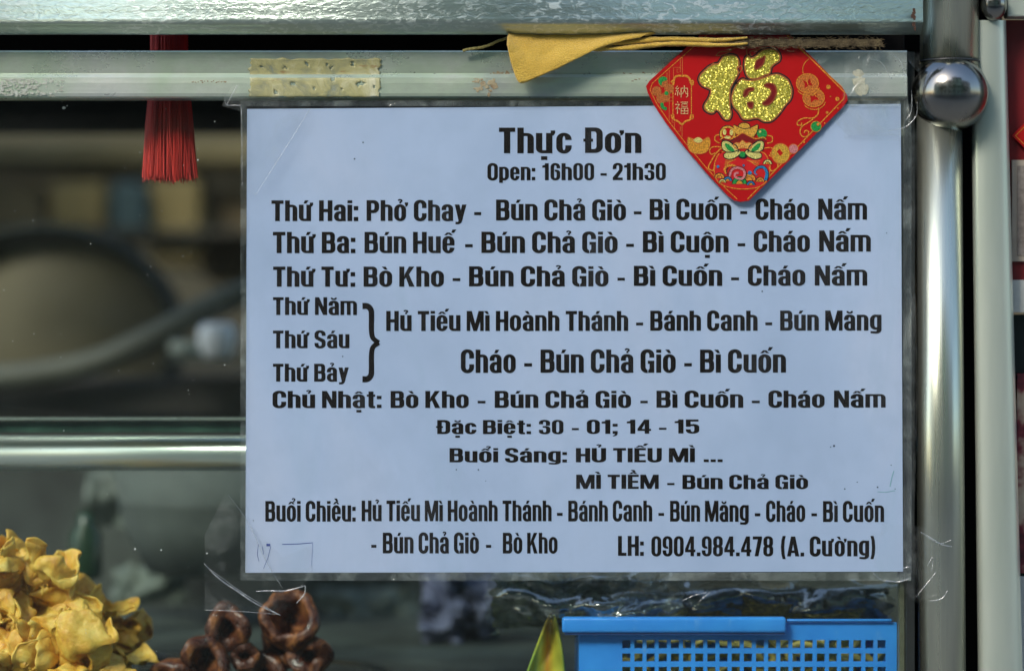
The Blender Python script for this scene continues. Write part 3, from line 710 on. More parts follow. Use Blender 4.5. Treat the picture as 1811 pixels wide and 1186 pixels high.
def cb(off, amp, ph):
    def f(u, v):
        X = 1040+(1322-1040)*u; a = v*math.pi*2
        Yc = 84-9*u+amp*math.sin(u*9+ph)+off
        r = (4.6+2.2*nz(u*9,off)+.8*nz(u*60,off+a))*(1-.6*u**6)
        return W(X, Yc+math.sin(a)*r, -.0142+math.cos(a)*.0014)
    return f
m.grid(cb(1,2.6,0), 90, 12); m.grid(cb(-8,2.2,.5), 90, 12)
m.build('rolled_fold', cm, cl)
# fuzz along the edge
m = MB(); rnd = random.Random(2)
for i in range(700):
    u = rnd.random(); x, y = lowat(u); a = rnd.uniform(0,6.28); l = rnd.uniform(1,2.6)
    p = W(x, y, -.0182+.0018*u); q = W(x+math.cos(a)*l, y+abs(math.sin(a))*l, -.0182+.0018*u-.0003)
    m.add([p, p+Vector((.00008,0,.00004)), q], [(0,1,2)])
tag(m.build('fuzz', cm, cl, False), kind='stuff')
# twine at the left of the cloth
m = MB()
pts = crom([(819,90),(826,88),(838,86),(852,84),(868,79),(880,73),(893,69),(905,62)], 6, False)
for ph in (0, 2.1, 4.2):
    m.tube([W(x, y+1.3*math.sin(i*.55+ph), -.0105+1.3*S*math.cos(i*.55+ph)) for i, (x, y) in enumerate(pts)], 1.5*S, 6)
tag(m.build('twine', plain('yellow green twine', (.42,.36,.12), .9, c2=(.22,.18,.06), scale=900, bump=.6)), 'short piece of yellow green twine hanging left of the cloth', 'string')
# frayed rope right of the cloth
rope = empty('frayed_rope', W(1440,84,-.011), 'frayed brown and grey rope lying in the gap above the red charm', 'rope')
ropem = plain('weathered fibre', (.22,.17,.09), .95, c2=(.05,.035,.02), scale=260, bump=.8)
m = MB()
for k in range(7):
    ph = k*.9
    m.tube([W(1255+i*7.2, 76+3.6*math.sin(i*.5+ph)+2*nz(i*.3,k), -.0128+3.6*S*math.cos(i*.5+ph)) for i in range(42)], [(2.9+.9*nz(i*.7,k))*S for i in range(42)], 6)
m.build('strand', ropem, rope)
m = MB(); rnd = random.Random(5)
for i in range(1500):
    x = rnd.uniform(1290,1560); y = 76+rnd.gauss(0,4.5); a = rnd.uniform(-.9,.9)+(math.pi if rnd.random()<.5 else 0); l = rnd.uniform(4,12)
    pth = [W(x+math.cos(a)*l*t, y+math.sin(a)*l*t*.7+1.5*t*t*rnd.uniform(-1,1), -.0142-rnd.random()*.0006) for t in (0,.5,1)]
    w_ = Vector((.00004,0,.00009))
    m.add([pth[0]-w_,pth[0]+w_,pth[1]+w_,pth[1]-w_,pth[2]], [(0,1,2,3),(3,2,4)])
tag(m.build('loose_fibre', ropem, rope, False), kind='stuff')

# ------------------------------------------------------------------ red lucky charm
CK = 390/1492
def C(x, y): return (1130+x*CK, 60+y*CK)
def CY(layer): return -.01050-.00007*layer
charm = empty('lucky_charm', W(1320,357,-.011), 'red diamond shaped new year charm with a gold glitter character hanging over the menu', 'charm')
red = (.5,.004,.006)
def red_mat():
    b = NB('glossy red card')
    col = b.ramp(b.noise(30,3,.5), [(.3,(.38,.003,.004)),(.7,(.46,.004,.005))])
    return b.done(b.bsdf(col, .33, 0, b.bump(b.noise(700,2,.5,(.1,1,1)), .05, .0002)))
def glit():
    b = NB('gold glitter')
    v = b.vor(2600); v2 = b.noise(1500, 2, .5)
    col = b.ramp(b.math('MULTIPLY', v2, 1.0), [(.30,(.34,.30,.02)),(.5,(.54,.47,.05)),(.62,(.64,.57,.09)),(.76,(.85,.83,.42))])
    vm = b.new('ShaderNodeVectorMath', operation='SUBTRACT'); b.link(v.outputs['Color'], vm.inputs[0]); vm.inputs[1].default_value = (.5,.5,.5)
    vs = b.new('ShaderNodeVectorMath', operation='SCALE'); b.link(vm.outputs[0], vs.inputs[0]); vs.inputs['Scale'].default_value = .8
    ge = b.new('ShaderNodeNewGeometry'); va = b.new('ShaderNodeVectorMath', operation='ADD'); b.link(ge.outputs['Normal'], va.inputs[0]); b.link(vs.outputs[0], va.inputs[1])
    vn = b.new('ShaderNodeVectorMath', operation='NORMALIZE'); b.link(va.outputs[0], vn.inputs[0])
    return b.done(b.bsdf(col, .35, .45, vn.outputs[0]))
def gl2(name, c):
    b = NB(name); n = b.noise(1500, 2, .5)
    return b.done(b.bsdf(b.ramp(n, [(.35, tuple(v*.55 for v in c)), (.65, tuple(min(1,v*1.25) for v in c))]), .4, .2))
RED = red_mat(); GOLD = glit(); ORG_ = gl2('orange foil', (.72,.27,.03)); OUT = plain('thin orange print', (.62,.16,.03), .45); BLK = plain('black print', (.012,.012,.012), .4)
DRED = plain('dark red print', (.22,.004,.005), .4); GRN = gl2('green foil', (.02,.30,.06)); BLU = gl2('blue foil', (.02,.20,.42)); YEL = gl2('pale gold foil', (.70,.62,.18)); PNK = gl2('pink foil', (.62,.22,.22)); PALE = gl2('pale gold lettering', (.72,.50,.22))

def fill(pts, holes=()):
    loops = [list(pts)]+[list(h) for h in holes]
    vs = []; ed = []
    for L in loops:
        n = len(vs); k = len(L); vs += [Vector(p) for p in L]; ed += [(n+i, n+(i+1)%k) for i in range(k)]
    r = delaunay_2d_cdt(vs, ed, [], 0, 1e-6, True)
    def inside(x, y):
        c = False
        for L in loops:
            j = len(L)-1
            for i in range(len(L)):
                xi, yi = L[i][:2]; xj, yj = L[j][:2]
                if (yi > y) != (yj > y) and x < (xj-xi)*(y-yi)/(yj-yi)+xi: c = not c
                j = i
        return c
    V = [tuple(v) for v in r[0]]; F = []
    for f in r[2]:
        cx = sum(V[i][0] for i in f)/len(f); cy = sum(V[i][1] for i in f)/len(f)
        if inside(cx, cy): F.append(f)
    return V, F
class CB:
    """shapes drawn in the charm's own plane"""
    def __init__(s): s.m = MB(); s.k = 0
    def poly(s, pts, layer, holes=(), smooth=4):
        if smooth: pts = crom(pts, smooth); holes = [crom(h, smooth) for h in holes]
        V, F = fill(pts, holes)
        s.m.add([W(*C(*v), CY(layer)) for v in V], F)
    def line(s, pts, w, layer, closed=False, smooth=5, taper=None):
        s.k += 1
        q = crom(pts, smooth, closed) if smooth else list(pts)
        if closed: q = q+[q[0], q[1]]
        ly = CY(layer+.02*(s.k % 9))
        strip(s.m, [C(*p) for p in q], w*CK, lambda y: ly, taper)
    def disc(s, x, y, r, layer, ry=None, a0=0, a1=360, n=22):
        s.k += 1; cx, cy = C(x, y); ly = CY(layer+.02*(s.k % 9)); disc(s.m, cx, cy, r*CK, lambda y: ly, n, (ry or r)*CK, a0, a1)
    def circ(s, x, y, r, w, layer, ry=None, a0=0, a1=360):
        s.line(arc(x, y, r, ry or r, a0, a1, 24), w, layer, False, 0)
    def build(s, name, mat): return s.m.build(name, mat, charm, False)
# card: corners of the diamond, rounded; the top runs up behind the upper panel
card = [(645,1128),(690,1136),(745,1128),(1385,490),(1412,450),(1408,415),(1385,375),(800,-215),(730,-240),(660,-215),(70,320),(48,355),(60,400),(100,480),(180,600),(300,757),(460,945),(600,1095)]
def dense(pts):
    out = []
    for i in range(len(pts)):
        a, b = pts[i], pts[(i+1)%len(pts)]
        out += [a, (a[0]*.9+b[0]*.1, a[1]*.9+b[1]*.1), (a[0]*.1+b[0]*.9, a[1]*.1+b[1]*.9)]
    return out
cardp = crom(card, 1)
c = CB(); c.poly([(x, y) for x, y in cardp], 0, smooth=0); o = c.build('card', RED)
solid(o, .00045, 1)
c = CB(); c.line([(665,1118),(600,1058),(470,922),(318,742),(200,590),(118,468),(75,380),(90,335),(350,105),(480,-10)], 5, 1, smooth=0)
c.line([(735,1118),(800,1050),(1385,440),(1395,400),(1110,115),(980,-10)], 7, 1, smooth=0)
c.line([(1070,90),(1160,165),(1380,365)], 4, 1, smooth=0); c.build('border_line', ORG_)
# character
LFT = [(575,158),(600,150),(640,150),(665,170),(672,205),(660,235),(668,265),(650,300),(625,345),(612,380),(610,450),(612,500),(620,540),(610,572),(590,575),(570,560),(548,525),(520,510),(500,530),(470,525),(448,505),(450,480),(475,440),(490,400),(488,375),(460,360),(430,345),(412,315),(418,285),(445,255),(480,225),(515,210),(540,205),(555,185)]
RUP = [(735,155),(760,170),(800,150),(830,122),(870,108),(920,114),(948,145),(945,180),(915,200),(890,225),(880,265),(850,275),(820,290),(770,300),(738,285),(722,240),(720,190)]
H1 = [(838,160),(853,152),(838,208),(792,240),(785,218),(797,182)]
LOW = [(665,345),(700,312),(730,320),(790,318),(850,300),(905,282),(950,282),(1000,312),(1018,345),(1030,385),(1020,440),(985,480),(950,530),(900,580),(850,588),(800,565),(740,575),(705,570),(680,530),(645,490),(632,440),(642,390)]
H2 = [(708,420),(715,385),(745,365),(775,368),(772,382),(745,390),(735,412),(715,425)]
H3 = [(848,345),(885,334),(920,350),(930,395),(915,440),(885,475),(850,482),(838,468),(868,442),(895,400),(885,370),(858,358)]
H4 = [(735,468),(770,463),(768,500),(745,498)]
c = CB()
for L in (LFT, RUP, LOW): c.line(L, 36, 1, True)
c.build('character_shadow', BLK)
c = CB()
for L in (LFT, RUP, LOW): c.line(L, 17, 2, True)
c.poly(H1, 2); c.poly(H2, 2); c.poly(H3, 2); c.poly(H4, 2); c.line([(520,150),(545,125),(600,118),(640,100),(700,85)], 7, 2); c.line([(525,150),(580,140),(630,112)], 5, 2); c.line([(735,155),(730,100),(780,90)], 7, 2); c.line([(760,150),(752,122),(800,108),(860,92)], 6, 2)
c.line([(655,245),(690,215),(696,245),(665,275)], 7, 2); c.line([(490,210),(505,200),(515,212)], 6, 2)
c.build('character_outline', plain('brown orange outline', (.42,.13,.03), .45))
c = CB(); c.poly(LFT, 3); c.poly(RUP, 3, [H1]); c.poly(LOW, 3, [H2,H3,H4]); o = c.build('gold_character', GOLD); solid(o, .00018, 1)
c = CB()
for H in (H2,H3,H4,H1): c.poly(H, 3.6)
c.build('character_counter', plain('deep red print', (.20,.004,.005), .4))
c = CB()
for H in (H2,H3,H4,H1): c.line(H, 9, 6.4, True)
c.build('character_counter_line', plain('brown edge', (.30,.07,.02), .4))
# small plaque with two characters
c = CB()
c.line([(232,345),(240,300),(262,285),(290,285),(318,285),(340,300),(350,330),(362,350)], 14, 1); c.line([(218,330),(225,318),(240,318)], 10, 1); c.line([(340,318),(365,318),(366,345)], 10, 1)
c.line([(232,545),(238,580),(262,590),(290,612),(318,590),(345,580),(352,545)], 12, 1); c.line([(230,345),(230,450),(230,545)], 6, 1, smooth=0); c.line([(355,350),(355,450),(355,545)], 6, 1, smooth=0)
c.line([(218,545),(225,570),(240,572)], 8, 1); c.line([(340,575),(366,572),(364,545)], 8, 1)
c.build('plaque', ORG_)
c = CB(); w = 5.5
def han(strokes, ox, oy, k, layer=2):
    for st in strokes: c.line([(ox+x*k, oy+y*k) for x, y in st], w, layer, smooth=0)
NA = [[(20,5),(6,24),(22,26)],[(30,18),(8,45),(30,44)],[(20,44),(20,78)],[(6,56),(2,72)],[(30,54),(36,68)],[(46,22),(46,90)],[(46,22),(94,22)],[(94,22),(94,82),(84,88)],[(70,2),(70,40)],[(70,36),(54,66)],[(70,36),(86,66)]]
FU = [[(18,2),(24,12)],[(2,24),(34,24)],[(34,24),(6,58)],[(19,44),(19,92)],[(26,50),(36,60)],[(42,8),(98,8)],[(52,20),(90,20),(90,40),(52,40),(52,20)],[(46,52),(96,52),(96,92),(46,92),(46,52)],[(71,52),(71,92)],[(46,72),(96,72)]]
han(NA, 243, 348, .92); han(FU, 243, 456, .92); c.build('small_characters', PALE)
# fretwork left
c = CB(); col = 3
for L in ([(294,150),(294,285)],[(280,160),(280,260),(258,262),(258,240),(268,240)],[(234,300),(234,228),(284,228)],[(205,245),(205,590)],[(190,262),(190,330)],[(225,560),(225,600),(245,600)],[(240,605),(240,640)],[(280,628),(280,660),(258,660)],[(292,610),(292,700)],[(170,455),(230,455)],[(195,430),(225,430)]): c.line(L, 4, 1, smooth=0)
c.build('fretwork', OUT)
# flower
c = CB()
for x, y in ((165,330),(120,388),(178,430),(150,440),(205,372)): c.disc(x, y, 33, 1.2)
c.build('flower', gl2('dark orange foil', (.50,.14,.03)))
c = CB(); c.poly([(130,318),(150,292),(180,292),(190,312),(160,325),(150,350)], 1.6); c.poly([(145,470),(150,500),(180,518),(190,500),(170,490),(165,468)], 1.6); c.disc(186,402,14,2.2); c.build('flower_leaf', GRN)
# coins on the right
c = CB()
for x, y, r in ((1140,335,78),(1182,432,76)):
    sq = [(x-34,y-24),(x-5,y-8),(x+18,y-34),(x+22,y-4),(x+38,y+16),(x+8,y+14),(x-20,y+34),(x-18,y+4)]
    c.poly(arc(x, y, r, r*.86, 0, 360, 24)[:-1], 1.3 if r == 78 else 1.1, [sq], 0)
c.build('coin', gl2('red orange foil', (.60,.17,.03)))
c = CB()
for x, y, r in ((1140,335,78),(1182,432,76)):
    c.circ(x, y, r-3, 5, 2, (r-3)*.86); c.circ(x+4, y+18, r, 6, 2, r*.82, 10, 150)
c.line([(1112,275),(1108,240),(1120,200),(1150,170)], 5, 1.5); c.line([(1215,500),(1210,545),(1175,570),(1120,570),(1078,590),(1072,615),(1098,618),(1100,602)], 8, 1.5); c.line([(1210,545),(1160,590),(1105,625),(1090,665),(1108,695),(1140,690),(1148,662),(1125,655),(1118,672)], 8, 1.5)
c.line([(1135,315),(1145,345)], 6, 2.6); c.line([(1185,405),(1200,425)], 6, 2.6)
for x, y, r in ((1282,360,15),(1342,441,14),(1273,532,9),(1118,733,6),(1257,604,5),(1346,503,5),(1296,424,5)): c.disc(x, y, r, 1.4)
c.build('coin_string', ORG_)
c = CB(); c.disc(1198,627,34,2); c.build('bead', GRN); c = CB(); c.circ(1198,627,36,4,2.5); c.disc(1212,612,10,3); c.build('bead_rim', ORG_)
# ingot lower left
c = CB(); c.poly([(328,712),(345,702),(370,712),(400,722),(440,712),(462,700),(482,722),(478,765),(455,800),(405,812),(355,800),(332,765)], 1.5); c.build('gold_ingot', gl2('ingot foil', (.66,.30,.03)))
c = CB(); c.poly([(368,722),(385,705),(405,700),(425,712),(430,725),(400,738)], 2); c.build('ingot_top', YEL)
c = CB(); c.line([(328,712),(345,702),(400,745),(462,700),(482,722),(478,765),(455,800),(405,812),(355,800),(332,765)], 4, 2.4, True); c.build('ingot_line', OUT)
# coins by the bag
c = CB(); c.poly(arc(958,810,62,68,0,360,22)[:-1], 1.4, [[(932,795),(952,778),(975,808),(955,828)]], 0); c.build('gold_coin', gl2('coin gold', (.62,.36,.04))); c = CB(); c.disc(1045,778,30,1.5); c.build('pearl', PNK)
c = CB(); c.circ(958,810,62,5,2,68); c.circ(1045,778,32,4,2.2); c.build('coin_rim', OUT)
# the bag with swirls; its beast face kept as generic fan shapes
bag = [(560,800),(520,850),(508,910),(515,960),(540,1005),(600,1035),(690,1050),(790,1042),(850,1010),(878,960),(888,900),(875,850),(835,800),(700,770)]
c = CB(); c.poly(bag, 1.2); c.build('bag', plain('bag red', (.60,.010,.012), .4))
c = CB(); c.line(bag, 6, 1.6, True); c.line([(560,770),(520,810),(490,860),(470,905),(500,925),(515,890)], 9, 1.6); c.line([(560,765),(500,765),(478,790),(490,815),(515,805)], 7, 1.6)
c.line([(840,775),(890,770),(925,790),(925,820),(895,820),(890,800)], 7, 1.6); c.line([(880,820),(925,850),(940,900),(900,928),(880,900)], 9, 1.6)
c.line([(545,740),(515,720),(518,690),(545,682)], 8, 1.6); c.line([(868,740),(900,730),(900,695),(870,688)], 8, 1.6)
for k in range(4):
    c.line([(655-k*8,850+k*2),(630-k*8,855+k*6),(585-k*2,853+k*12)], 4, 1.8); c.line([(730+k*8,855+k*2),(765+k*6,860+k*8),(820-k*4,858+k*12)], 4, 1.8)
c.build('bag_cord', ORG_)
c = CB(); c.poly([(548,712),(560,700),(620,715),(650,700),(700,672),(760,700),(800,712),(850,705),(862,730),(830,730),(760,735),(700,720),(640,740),(580,735)], 2.2); c.build('bag_collar', DRED)
c = CB(); c.line([(548,718),(575,700),(620,710),(665,690),(700,670),(745,690),(790,710),(840,700),(862,715)], 7, 2.6); c.build('collar_line', ORG_)
c = CB(); c.circ(600,675,46,14,2); c.poly([(640,615),(665,625),(700,640),(740,640),(775,625),(805,615),(800,660),(780,695),(745,690),(705,668),(670,680),(648,665)], 2.4); c.disc(712,628,38,2.6, 24); c.build('bag_ingot', gl2('bag gold', (.72,.38,.05)))
c = CB(); c.circ(600,675,55,5,2.2); c.line([(640,615),(665,625),(700,640),(740,640),(775,625),(805,615),(800,660),(780,695)], 5, 2.9); c.circ(712,625,40,4,2.9,26,180,360)
for x in (605,800):
    pass
c.build('bag_outline', BLK)
c = CB(); c.disc(832,675,34,2.5); c.build('jade_bead', GRN); c = CB(); c.disc(580,665,12,2.7,20); c.disc(625,668,12,2.7,20); c.disc(600,700,22,2.7,10); c.disc(820,662,8,3); c.build('coin_mark', YEL)
E1 = [(560,735),(585,722),(620,735),(660,775),(690,800),(665,830),(620,848),(580,838),(575,815),(590,800),(565,780)]
E1m = [(1410-x-5, y) for x, y in E1]
c = CB(); c.poly(E1, 2.6); c.poly(E1m, 2.6); c.build('fan_petal', YEL)
c = CB(); c.line(E1, 6, 2.9, True); c.line(E1m, 6, 2.9, True); c.line([(590,800),(630,800),(665,790)], 7, 3.4); c.line([(815,800),(775,800),(740,790)], 7, 3.4); c.line([(620,735),(662,760),(672,800)], 8, 3.4); c.line([(790,735),(748,760),(738,800)], 8, 3.4); c.disc(703,828,30,2.8,18); c.build('fan_outline', BLK)
c = CB(); c.poly([(582,742),(605,745),(640,778),(645,795),(612,792),(590,770)], 3.2); c.poly([(823,742),(800,745),(765,778),(760,795),(793,792),(815,770)], 3.2); c.disc(701,815,20,3.6); c.build('fan_leaf', GRN)
c = CB(); c.poly([(648,770),(640,750),(658,735),(680,738),(700,720),(725,738),(748,735),(765,750),(755,772),(725,775),(700,770),(675,778)], 3.3); c.build('cloud_knot', gl2('knot gold', (.75,.40,.08)))
c = CB(); c.line([(648,770),(640,750),(658,735),(680,738),(700,720),(725,738),(748,735),(765,750),(755,772),(725,775),(700,770),(675,778)], 5, 3.8, True); c.circ(700,762,14,4,3.8); c.build('cloud_line', OUT)
# swirling clouds and waves on the bag
waves = [(545,975,34,ORG_),(600,995,30,BLU),(745,990,46,ORG_),(680,1015,50,GRN),(820,1000,30,ORG_),(757,1022,28,BLU),(870,880,30,YEL),(565,1005,24,YEL)]
groups = {}
for i, (x, y, r, mt) in enumerate(waves):
    lay = 2.0+i*.25
    a = groups.setdefault(mt.name, (CB(), mt))[0]; a.disc(x, y, r, lay, None, 180, 360)
    b_ = groups.setdefault('blk', (CB(), BLK))[0]; b_.circ(x, y, r, 5, lay+.18, None, 180, 360); b_.circ(x, y, r*.5, 4, lay+.18, None, 180, 360)
    b2 = groups.setdefault(ORG_.name, (CB(), ORG_))[0]; b2.disc(x, y, r*.42, lay+.21, None, 180, 360)
a = groups.setdefault(PNK.name, (CB(), PNK))[0]
a.line([(615,965),(625,925),(660,905),(705,920),(715,955),(695,980),(655,970),(650,945),(675,940)], 15, 4.4)
a = groups[ORG_.name][0]; a.line([(590,945),(580,915),(600,892),(640,890),(665,910)], 15, 4.2)
a = groups[BLU.name][0]; a.line([(858,990),(865,940),(845,905),(805,905),(782,935),(800,955)], 22, 4.4, taper=lambda t: 1.1-.8*t); a.disc(750,940,14,4); a.disc(535,898,10,4); a.disc(708,890,8,4)
a = groups['blk'][0]; a.line([(605,965),(615,920),(660,895),(713,912),(727,955),(705,990)], 4, 4.9); a.line([(868,992),(877,940),(850,895),(803,895),(772,930)], 4, 4.9); a.line([(600,955),(592,925),(605,905)], 4, 4.9)
for k, (cb_, mt) in groups.items(): cb_.build('wave', mt)

# ------------------------------------------------------------------ red tassel behind the glass
tas = empty('red_tassel', W(298,320,.016), 'red thread tassel hanging behind the glass at the left', 'tassel')
tm = plain('red thread', (.92,.06,.04), .5, c2=(.65,.015,.012), scale=500, stretch=(1,1,.05), Sheen_Weight=.3)
m = MB(); rnd = random.Random(11)
for i in range(1000):
    u = rnd.uniform(-1,1); dd = rnd.uniform(-1,1)*math.sqrt(max(0,1-u*u)); 
    xt = 299+u*33; xb = 300+u*46+rnd.gauss(0,3.0); yb = 316+rnd.gauss(0,4.5)-4*abs(u)
    yd = .016+dd*.006
    pts = [W(xt, -30, yd), W(xt+rnd.gauss(0,.6), 120, yd), W((xt+xb)/2+rnd.gauss(0,1), 220, yd+rnd.gauss(0,.0005)), W(xb, yb, yd+rnd.gauss(0,.0008))]
    w_ = Vector((rnd.uniform(.35,.7)*S,0,0)); vs = []
    for p in pts: vs += [p-w_, p+w_+Vector((0,-.0004,0))]
    m.add(vs, [(0,1,3,2),(2,3,5,4),(4,5,7,6)])
tag(m.build('thread', tm, tas, True), kind='stuff')
m = MB(); m.tube([W(299,-60,.016), W(299,100,.016), W(300,200,.016), W(300,260,.016)], [.003,.0045,.004,.002], 16); m.build('core', tm, tas)

# ------------------------------------------------------------------ food behind the glass
def fried_mat():
    b = NB('fried batter')
    n = b.noise(90, 6, .65); f = b.noise(420, 5, .65)
    col = b.ramp(n, [(.28,(.42,.16,.02)),(.42,(.74,.40,.05)),(.55,(.84,.54,.09)),(.72,(.92,.70,.20))])
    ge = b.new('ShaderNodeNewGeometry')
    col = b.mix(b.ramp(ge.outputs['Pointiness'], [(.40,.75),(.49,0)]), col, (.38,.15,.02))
    bl = b.vor(170, feature='SMOOTH_F1').outputs['Distance']
    return b.done(b.bsdf(col, .34, 0, b.bump(bl, .35, .002, b.bump(f, .6, .0012)), Subsurface_Weight=.12, Subsurface_Radius=(.004,.002,.001), Subsurface_Scale=1.0))
FR = fried_mat()
def crisp(cx, cy, d, size, seed, lab):
    rnd = random.Random(seed); size *= 1.3; c0 = W(cx, cy, d); m = MB()
    for k in range(rnd.choice((4,5,5))):
        ax = Vector((rnd.gauss(0,1), rnd.gauss(0,.55), rnd.gauss(.35,.8))).normalized()
        nn = ax.orthogonal().normalized(); nn = (nn+ax.cross(nn)*rnd.uniform(-1,1)).normalized(); sd_ = ax.cross(nn)
        L = size*rnd.uniform(.7,1.15); Wd = size*rnd.uniform(.45,.75); ph = rnd.uniform(0,6); fq = rnd.uniform(4,7); cu = rnd.uniform(-1.3,1.3)
        def f(u, v, ax=ax, nn=nn, sd_=sd_, L=L, Wd=Wd, ph=ph, fq=fq, cu=cu, k=k):
            vv = v*2-1; sh = (.35+.9*math.sin(math.pi*min(1,u*.85+.08)))*(1-.55*u**4)
            a = cu*vv*.9
            p = c0+ax*(u-.25)*L*(1-.12*vv*vv)+(sd_*math.sin(a*1.0+vv)*.8+nn*(1-math.cos(a+vv*.9)))*Wd*sh*.75
            p += nn*size*(.20*math.sin(vv*fq+ph+u*2)*(.3+u)+.28*cu*u*u) + ax*size*.05*math.sin(vv*fq*1.3+ph)
            q = p*220; p += Vector((nz(q.x,q.y,q.z+seed), nz(q.y,q.z,q.x+9), nz(q.z,q.x,q.y+21)))*size*.13
            return p
        m.grid(f, 18, 18)
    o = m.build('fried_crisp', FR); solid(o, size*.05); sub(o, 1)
    tag(o, lab, 'fried dough', 'fried dough crisps heaped at the left'); return o
k_ = [
 (20,1010,.036,.020,1,'topmost golden fried crisp at the left edge with a pointed tip'),
 (66,1030,.034,.019,2,'golden fried crisp with a curled ear, second from the left edge'),
 (118,1060,.060,.021,3,'browner blurred fried crisp behind the front heap'),
 (175,1085,.066,.018,4,'small brown fried crisp at the right of the back row'),
 (14,1100,.028,.022,5,'bright yellow fried crisp at the left edge, in the middle of the heap'),
 (78,1125,.030,.020,6,'folded orange fried crisp in the centre of the heap'),
 (135,1130,.036,.022,7,'large yellow ruffled fried crisp in front at the right'),
 (236,1128,.070,.017,8,'outermost blurred fried crisp with a pointed wing'),
 (150,1172,.026,.021,9,'lowest ruffled fried crisp right of the heap centre'),
 (50,1178,.024,.022,10,'lowest fried crisp by the left corner'),
 (-20,1060,.032,.022,11,'fried crisp cut off by the left edge of the photo, upper'),
 (-14,1160,.026,.022,12,'fried crisp cut off by the left edge of the photo, lower'),
 (210,1175,.050,.019,13,'fried crisp under the pointed wing at the right foot of the heap'),
 (95,1090,.046,.020,14,'shaded fried crisp deep between the front and back rows'),
]
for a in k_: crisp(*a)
m = MB(); a = W(-120,1222,.02); b = W(330,1222,.10); m.lathe([(.0,.0),(.072,.0),(.080,.008),(.082,.009),(.079,.006),(.071,-.0015),(0,-.0015)], (W(90,0,.075).x, .080, W(0,1222,.05).z-.002), 48)
tag(m.build('steel_tray', M['chrome']), 'round steel tray under the fried crisps', 'tray')

def roll_mat():
    b = NB('braised brown skin')
    n = b.noise(110, 5, .65, dist=.5)
    col = b.ramp(n, [(.34,(.020,.006,.004)),(.5,(.11,.030,.012)),(.66,(.45,.17,.045))])
    return b.done(b.bsdf(col, b.ramp(n, [(.4,.26),(.65,.6)]), 0, b.bump(b.noise(400,4,.7), .5, .001, b.bump(n, .9, .003)), Coat_Weight=.25, Coat_Roughness=.12))
RM = roll_mat()
def roll(cx, cy, d, r, tx, tz, seed, lab, hole=.45, deep=1.2):
    c0 = W(cx, cy+8, d); R_ = .97*r*S*(D+d)/D; m = MB()
    rot = Matrix.Rotation(tz, 3, 'Y') @ Matrix.Rotation(math.pi/2+tx, 3, 'X')
    prof = []
    for i in range(15):
        a = -math.pi*.55+ (math.pi*1.55)*i/14
        prof.append((hole+(1-hole)/2+(1-hole)/2*math.cos(a) if True else 0, .32*math.sin(a)))
    prof = [(.05,-deep),(.55,-deep*.98),(.85,-deep*.7),(1.0,-.35)]+[(hole+(1-hole)*.5*(1+math.cos(t)), .22*math.sin(t)) for t in [math.pi*i/10 for i in range(1,10)]]+[(hole,-.1),(hole*.9,-.5),(hole*.4,-.8),(.02,-.85)]
    n = 28; vs = []
    for rr, h in prof:
        for k in range(n):
            th = 2*math.pi*k/n
            wob = 1+.28*nz(math.cos(th)*1.2+seed, math.sin(th)*1.2, h*.8)+.16*nz(math.cos(th)*3, math.sin(th)*3+seed, h*3)+.07*nz(math.cos(th)*9, math.sin(th)*9+seed, h*8)
            v = Vector((rr*math.cos(th)*wob, rr*math.sin(th)*wob*1.05, h+.18*math.sin(th*2+seed)))*R_
            vs.append(c0+rot@v)
    mm = len(prof); m.add(vs, [(i*n+k, i*n+(k+1)%n, (i+1)*n+(k+1)%n, (i+1)*n+k) for i in range(mm-1) for k in range(n)])
    o = m.build('braised_roll', RM); sub(o, 1); tag(o, lab, 'braised roll', 'dark braised rolls on the tray')
for a in [(402,1105,.050,44,.15,.2,1,'dark braised roll with a rounded brown top, upper left of its heap',.35),
          (512,1082,.056,54,-.55,.1,2,'largest braised roll opening upwards like a cup',.6),
          (362,1160,.046,44,.1,-.3,3,'braised roll with an open ring end, lower left of the heap',.5),
          (432,1152,.052,27,.1,.4,4,'smallest reddish braised roll in the middle of the heap',.3),
          (546,1152,.055,42,.0,.3,5,'wrinkled dark braised roll at the right foot of the heap',.25),
          (300,1196,.046,40,.2,.0,6,'braised roll cut off by the bottom edge of the photo',.4),
          (468,1190,.060,46,.1,.1,7,'braised roll under the cup shaped one, at the bottom edge',.3),
          (500,1130,.066,40,-.2,.2,8,'braised roll hidden behind the cup shaped one',.3)]:
    roll(*a)
m = MB(); m.lathe([(.0,.0),(.060,.0),(.068,.006),(.066,.006),(.059,-.0015),(0,-.0015)], (W(440,0,.06).x, .085, W(0,1222,.05).z-.002), 48)
tag(m.build('steel_tray', M['chrome']), 'round steel tray under the braised rolls', 'tray')

# ------------------------------------------------------------------ blue basket
def bluem():
    b = NB('blue plastic')
    n = b.noise(40, 4, .6)
    col = b.ramp(n, [(.3,(.030,.25,.78)),(.7,(.05,.34,.92))])
    col = b.mix(b.ramp(b.noise(130, 6, .75, (1,1,.3)), [(.60,0),(.72,.35)]), col, (.22,.45,.78))
    return b.done(b.bsdf(col, .36, 0, b.bump(b.noise(300,4,.6), .12, .0005), Subsurface_Weight=.08, Subsurface_Radius=(.002,.003,.006)))
BLP = bluem(); bd = .015
bas = empty('blue_basket', W(1290,1300,bd), 'blue plastic basket with square holes behind the glass at the bottom right', 'basket')
def wb(px, py, d=bd): return W(px, py, d)
hx0, hp, hs = 1100.5, 21.5, 14.5; hy0, vp, hh = 1131, 23.6, 14.5
NC, NR = 22, 6
